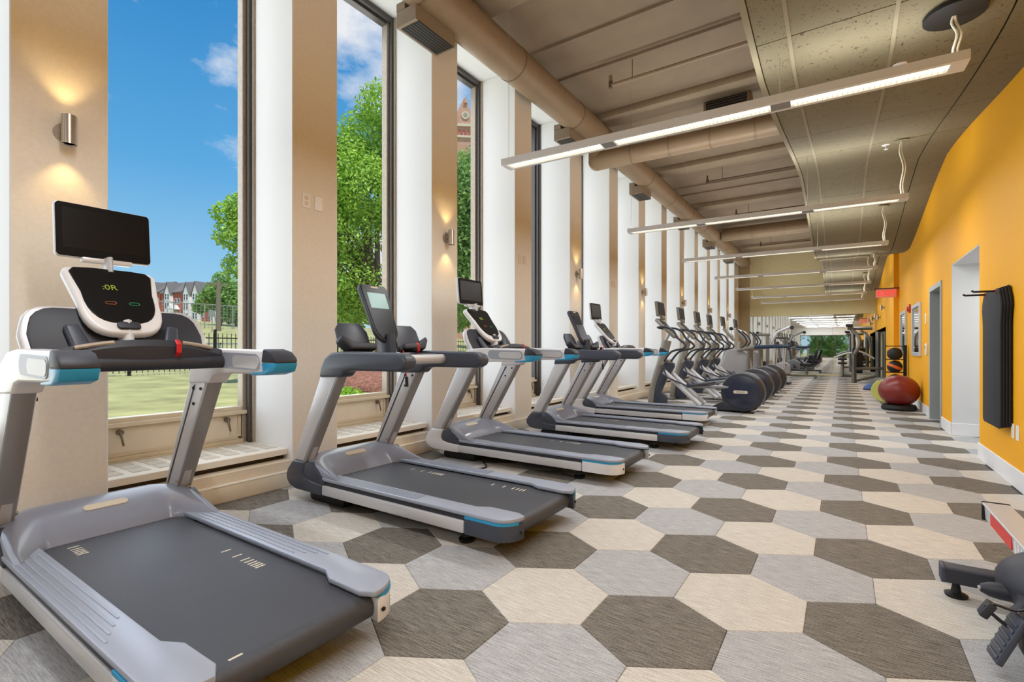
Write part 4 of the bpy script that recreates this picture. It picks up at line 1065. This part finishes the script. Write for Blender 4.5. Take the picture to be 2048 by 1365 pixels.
def leaves(name, mat, parent, blobs, n, size, shell=.55):
    """leaf quads spread through ellipsoid clumps"""
    C = np.array([b[:3] for b in blobs]); Rr = np.array([b[3:6] for b in blobs])
    wts = (Rr.prod(1)) ** .7; wts /= wts.sum()
    idx = RNG.choice(len(blobs), n, p=wts)
    d = RNG.normal(size=(n, 3)); d /= np.linalg.norm(d, axis=1)[:, None]
    rad = (shell + (1 - shell) * RNG.random(n))[:, None]
    P = C[idx] + d * rad * Rr[idx]
    nrm = d + RNG.normal(size=(n, 3)) * .7 + np.array([0, 0, .4]); nrm /= np.linalg.norm(nrm, axis=1)[:, None]
    a = np.cross(nrm, RNG.normal(size=(n, 3))); a /= np.linalg.norm(a, axis=1)[:, None]; b = np.cross(nrm, a)
    s = size * (.6 + .8 * RNG.random(n))[:, None]
    V = np.stack([P - a * s, P - b * s * .45, P + a * s, P + b * s * .45], 1).reshape(-1, 3)
    me = bpy.data.meshes.new(name); me.vertices.add(4 * n); me.vertices.foreach_set('co', V.ravel().astype('f4'))
    me.loops.add(4 * n); me.loops.foreach_set('vertex_index', np.arange(4 * n, dtype='i4'))
    me.polygons.add(n); me.polygons.foreach_set('loop_start', np.arange(0, 4 * n, 4, dtype='i4')); me.polygons.foreach_set('loop_total', np.full(n, 4, dtype='i4'))
    me.update(); me.validate(); me.materials.append(MT[mat])
    return link(me, name, parent, kind='stuff')

def tree(label, base, h, blobs, n, size, mat, trunk_r, limbs):
    t = thing('leafy_tree', label, 'tree', base, 0, 'trees outside the windows')
    MB().tube(smooth_path([(0, 0, -.3), (.1, .05, h * .18), (-.05, .1, h * .36), (.05, 0, h * .62)], 4), trunk_r, 10, radii=list(np.linspace(trunk_r, trunk_r * .35, 13))).obj('trunk', 'bark', t)
    for l in limbs:
        k = smooth_path(l, 4); MB().tube(k, .05, 7, radii=list(np.linspace(trunk_r * .5, trunk_r * .1, len(k)))).obj('branch', 'bark', t)
    leaves('foliage', mat, t, blobs, n, size)
    return t

def at_ground(u, w):
    p = at(u, 695, w); p.z = gz(-p.x + XG); return p
def blobs_from(base, lst):
    """clumps given as (screen u, v, distance, radius)"""
    out = []
    for u, v, w, r in lst:
        p = at(u, v, w) - base; out.append((p.x, p.y, p.z, r, r, r * .9))
    return out
b0 = at_ground(752, 13)
cl = [(690, 340, 13, 1.05), (735, 275, 13.4, .85), (768, 215, 13, .75), (720, 380, 12.8, 1.1), (690, 460, 13, 1.1), (760, 330, 13.5, .9), (772, 430, 13.2, .55), (700, 560, 13.2, 1.0), (640, 420, 13.4, 1.1), (590, 480, 13.2, 1.2), (540, 430, 13, .9), (560, 340, 13, .9), (620, 300, 13.2, 1.0), (500, 450, 12.8, .62), (465, 470, 12.6, .48), (480, 415, 12.6, .42), (448, 425, 12.6, .34), (478, 530, 12.8, .42), (690, 620, 13.3, .75), (600, 580, 13, .9), (740, 600, 13.6, .6), (820, 330, 14, 1.0), (830, 480, 14, .9), (820, 590, 14, .7)]
bl = blobs_from(b0, cl)
lm = [[(0, 0, 2.2), tuple(Vector(bl[i][:3]) * .5 + Vector((0, 0, 1.6))), tuple(bl[i][:3])] for i in (0, 3, 4, 5, 8, 9, 11, 13, 7)]
tree('big bright green leafy tree close outside the second window', b0, 6.5, bl, 60000, .056, 'leaf', .17, lm)
b0 = at_ground(945, 17)
cl = [(932, 375, 17, 1.4), (945, 420, 17, 1.5), (925, 500, 17, 1.4), (950, 570, 17, 1.3), (900, 420, 17.5, 1.4), (975, 350, 17.5, 1.3), (985, 500, 17.5, 1.4), (918, 620, 17, .9), (880, 520, 17.5, 1.3)]
bl = blobs_from(b0, cl)
tree('green leafy tree outside the third window, below the church gable', b0, 7, bl, 30000, .07, 'leaf2', .2, [[(0, 0, 2.5), tuple(bl[i][:3])] for i in (0, 2, 4, 6)])
b0 = at_ground(440, 62)
cl = [(440, 585, 62, 1.9), (420, 600, 62, 1.7), (465, 590, 62, 2.2), (485, 610, 62, 2.2), (445, 560, 62, 1.3), (400, 615, 62, 1.0), (470, 625, 62, 1.8)]
tree('rounded green tree before the brick townhouses', b0, 6, blobs_from(b0, cl), 7000, .22, 'leaf2', .25, [])
for i, (u, w) in enumerate(((640, 46), (860, 60), (1010, 50))):
    b0 = at_ground(u, w)
    cl = [(u + du, v, w, r * w / 50) for du, v, r in ((-60, 600, 2.6), (0, 570, 3), (60, 595, 2.8), (110, 610, 2.4), (-20, 630, 2.2), (40, 635, 2.2))]
    tree(['distant green tree behind the street, hidden mostly by a pier', 'distant green tree across the street beyond the third pier', 'distant green tree across the street beyond the fourth pier'][i], b0, 6, blobs_from(b0, cl), 5000, .25, 'leaf2', .3, [])
for i, x in enumerate((-5.2, -1.2, 2.8)):
    t = thing('hedge_tree', ['left dark green tree behind the rear window', 'middle dark green tree behind the rear window', 'right dark green tree behind the rear window'][i], 'tree', (x, -9 - i * .5, 0), 0, 'trees behind the rear window')
    MB().tube([(0, 0, 0), (.05, 0, 2.0)], .12, 8).obj('trunk', 'bark', t)
    leaves('foliage', 'leaf2', t, [(0, 0, 2.2, 1.8, 1.2, 1.4), (.7, .2, 3.4, 1.3, 1.0, 1.1), (-.7, .1, 1.0, 1.2, 1.0, 1.0), (.8, 0, .9, 1.2, 1, 1)], 6000, .13)

# mulch bed and low shrub under the near tree
p = at_ground(735, 11.5)
b = MB(); b.ball((0, 0, 0), 2.3, 1.6, .55, 28, 14)
for v in b.bm.verts: v.co += Vector((random.uniform(-.06, .06), random.uniform(-.06, .06), random.uniform(-.05, .05)))
o = b.obj('mulch_mound', 'mulch'); o.location = p + Vector((-1.2, 1.6, .0)); tag(o, 'reddish brown mulch mound under the big tree outside', 'mulch')
p = at_ground(682, 9.2)
t = thing('low_shrub', 'small bright green shrub before the mulch mound', 'shrub', p)
MB().tube([(0, 0, -.05), (0, 0, .2)], .03, 6).obj('stem', 'bark', t)
leaves('foliage', 'leaf', t, [(0, 0, .1, .5, .5, .28)], 1500, .05)

# iron fence along the lawn
XF = -18.2; zf = gz(-XF + XG)
t = thing('iron_fence', 'black iron picket fence along the far edge of the lawn', 'fence', (XF, 12, zf))
b = MB()
for i in range(270): b.box(-.008, .008, -16 + i * .15 - .009, -16 + i * .15 + .009, .08, 1.36)
b.obj('pickets', 'iron', t, kind='stuff')
for z in (.2, 1.2): MB().box(-.02, .02, -16, 24.5, z - .018, z + .018).obj('fence_rail', 'iron', t)
for i in range(17): MB().box(-.035, .035, -16 + i * 2.5 - .04, -16 + i * 2.5 + .04, -.1, 1.5).obj('fence_post', 'iron', t)
# chain link fence up the bank
XC = -58; zc = gz(-XC + XG)
t = thing('chain_link_fence', 'tall grey chain link fence across the grass bank', 'fence', (XC, 20, zc))
b = MB()
for i in range(150): b.box(-.012, .012, -30 + i * .4 - .012, -30 + i * .4 + .012, 0, 2.6)
for i in range(8): b.box(-.012, .012, -30, 30, .3 + i * .32 - .012, .3 + i * .32 + .012)
b.obj('wire_mesh', 'chain', t, kind='stuff')
for i in range(21): MB().cyl((0, -30 + i * 3, -.2), (0, -30 + i * 3, 2.7), .07, 8).obj('fence_post', 'chain', t)
MB().cyl((0, -30, 2.62), (0, 30, 2.62), .04, 8).obj('top_rail', 'chain', t)
# guard rail, utility pole, sign, car
p = at_ground(440, 31)
t = thing('guard_rail', 'low steel barrier beside the street in front of the bank', 'barrier', p)
MB().box(-.05, .05, -6, 3, .75, .85).obj('rail', 'chain', t)
for y in (-6, -3, 0, 2.95): MB().box(-.05, .05, y - .05, y + .05, -.1, .85).obj('post', 'chain', t)
p = at_ground(437, 52)
t = thing('utility_pole', 'weathered wooden pole on the bank before the fence', 'pole', p)
MB().cyl((0, 0, -.3), (0, 0, 5.2), .28, 10, r2=.2).obj('pole_shaft', 'pole', t); MB().box(-.1, .1, -.9, .9, 4.8, 5.0).obj('cross_arm', 'pole', t)
p = at_ground(424, 50)
t = thing('street_sign', 'small grey street sign post by the wooden pole', 'sign', p)
MB().cyl((0, 0, -.2), (0, 0, 2.0), .05, 8).obj('sign_post', 'chain', t); MB().box(-.02, .02, -.3, .3, 1.5, 2.2).obj('sign_plate', 'chain', t)
p = at_ground(482, 72)
t = thing('parked_car', 'pale parked car at the edge of the nearest window view', 'car', p, .2)
MB().prism([(-2.1, .3), (2.1, .3), (2.15, .75), (1.2, .9), (.7, 1.4), (-.9, 1.45), (-1.6, .95), (-2.15, .85)], 'x', -.85, .85, .12).obj('body', 'carwhite', t)
MB().prism([(-1.3, .95), (1.0, .92), (.6, 1.32), (-.85, 1.36)], 'x', -.87, .87, .03).obj('window_band', 'pane_dark', t)
for y in (-1.35, 1.35):
    for x in (-.78, .78): MB().cyl((x - .1, y, .33), (x + .1, y, .33), .33, 16).obj('wheel', 'black', t)

# brick townhouses on the hill
HA, HB = at_ground(300, 146), at_ground(540, 126)
HD = (HB - HA).xy.normalized(); HST = (HB - HA).xy.length / 5
def house(label, k):
    base = HA + (HB - HA) * (k / 5); d = Vector((-HD.y, HD.x))
    t = thing('townhouse', label, 'house', base, math.atan2(d.y, d.x) - PI / 2, 'brick townhouses on the hill')   # local -y faces the gym
    hw, H = HST / 2 - .16, 8.2
    MB().box(-hw, hw, 0, 9, -2, H).obj('brick_wall', 'brick', t)
    MB().prism([(-.4, H - .1), (4.5, H + 3.4), (9.4, H - .1), (9.4, H - .35), (-.4, H - .35)], 'x', -hw - .1, hw + .1).obj('roof', 'roof', t)
    for bx in (-2.0, 1.9) if k % 2 == 0 else (-.4,):
        g = MB().prism([(bx - 1.35, -1.5), (bx + 1.35, -1.5), (bx + 1.35, H - .4), (bx, H + 2.6), (bx - 1.35, H - .4)], 'y', -.9, 1.5).obj('gabled_bay', 'gable', t)
        MB().prism([(bx - 1.6, H - .6), (bx, H + 2.9), (bx + 1.6, H - .6), (bx + 1.45, H - .7), (bx, H + 2.55), (bx - 1.45, H - .7)], 'y', -1.1, 3.5).obj('bay_roof', 'roof', t)
        for z in (.6, 3.4, 6.0):
            for dx in (-.55, .55):
                wn = MB().box(bx + dx - .42, bx + dx + .42, -.98, -.88, z, z + 1.7).obj('window_frame', 'trim', t)
                MB().box(bx + dx - .32, bx + dx + .32, -1.0, -.96, z + .1, z + .8).box(bx + dx - .32, bx + dx + .32, -1.0, -.96, z + .9, z + 1.6).obj('pane', 'pane_dark', wn)
    for bx in (-3.6, 3.6, .0) if k % 2 == 0 else (-3.2, 2.2, 3.5):
        for z in (1.0, 4.6):
            wn = MB().box(bx - .45, bx + .45, -.08, .05, z, z + 1.7).obj('window_frame', 'trim', t); MB().box(bx - .34, bx + .34, -.10, -.06, z + .1, z + 1.6).obj('pane', 'pane_dark', wn)
    if k % 2: 
        MB().prism([(1.2, 3.0), (4.0, 3.0), (2.6, 4.4)], 'y', -2.2, 0).obj('porch_gable', 'gable', t)
        for x in (1.4, 3.8): MB().cyl((x, -2.0, -.5), (x, -2.0, 3.0), .15, 8).obj('porch_column', 'gable', t)
    return t
HL = ['leftmost brick townhouse seen beside the treadmill console', 'second brick townhouse with white gabled bays', 'third brick townhouse with a white porch gable', 'fourth brick townhouse, partly behind the rounded tree', 'fifth brick townhouse behind the rounded tree', 'sixth brick townhouse behind the rounded tree, at the frame edge']
for k in range(6): house(HL[k], k)

# church gable far away
base = at_ground(930, 80)
d = Vector((base.x, base.y)).normalized()
t = thing('church_tower', 'far brown stone church gable with a round window, above the third window tree', 'church', base, math.atan2(d.y, d.x) - PI / 2)
zt = lambda v: (695 - v) / 985 * 80 + CH - base.z
ux = lambda u: (u - 930) * .0812
MB().prism([(ux(u), zt(v)) for u, v in ((860, 720), (985, 720), (985, 240), (968, 230), (958, 207), (949, 207), (944, 229), (940, 222), (933, 198), (930, 195), (927, 199), (914, 226), (880, 262), (860, 262))], 'y', 0, 6).obj('gable_wall', 'stone', t)
for u in (931, 953):
    MB().prism([(ux(u) - .3, zt(207)), (ux(u), zt(193 if u < 940 else 203)), (ux(u) + .3, zt(207))], 'y', -.25, .6).obj('pinnacle', 'stone', t)
ro = MB().lathe([(.40, -.15), (.62, -.15), (.62, 0), (.40, 0), (.40, -.15)], (ux(931), 0, zt(231)), 'y', 24).obj('round_window', 'stonelight', t)
MB().lathe([(0, -.06), (.40, -.06), (.40, 0), (0, 0)], (ux(931), 0, zt(231)), 'y', 24).obj('pane', 'pane_dark', ro)
MB().box(ux(862), ux(984), -.3, 0, zt(254), zt(249)).obj('cornice', 'stonelight', t)
for i in range(14):
    MB().box(ux(866 + i * 8), ux(870 + i * 8), -.22, 0, zt(272), zt(261)).obj('arcade_stone', 'brick', t)
MB().box(ux(862), ux(984), -.25, 0, zt(276), zt(272)).obj('cornice', 'stonelight', t)
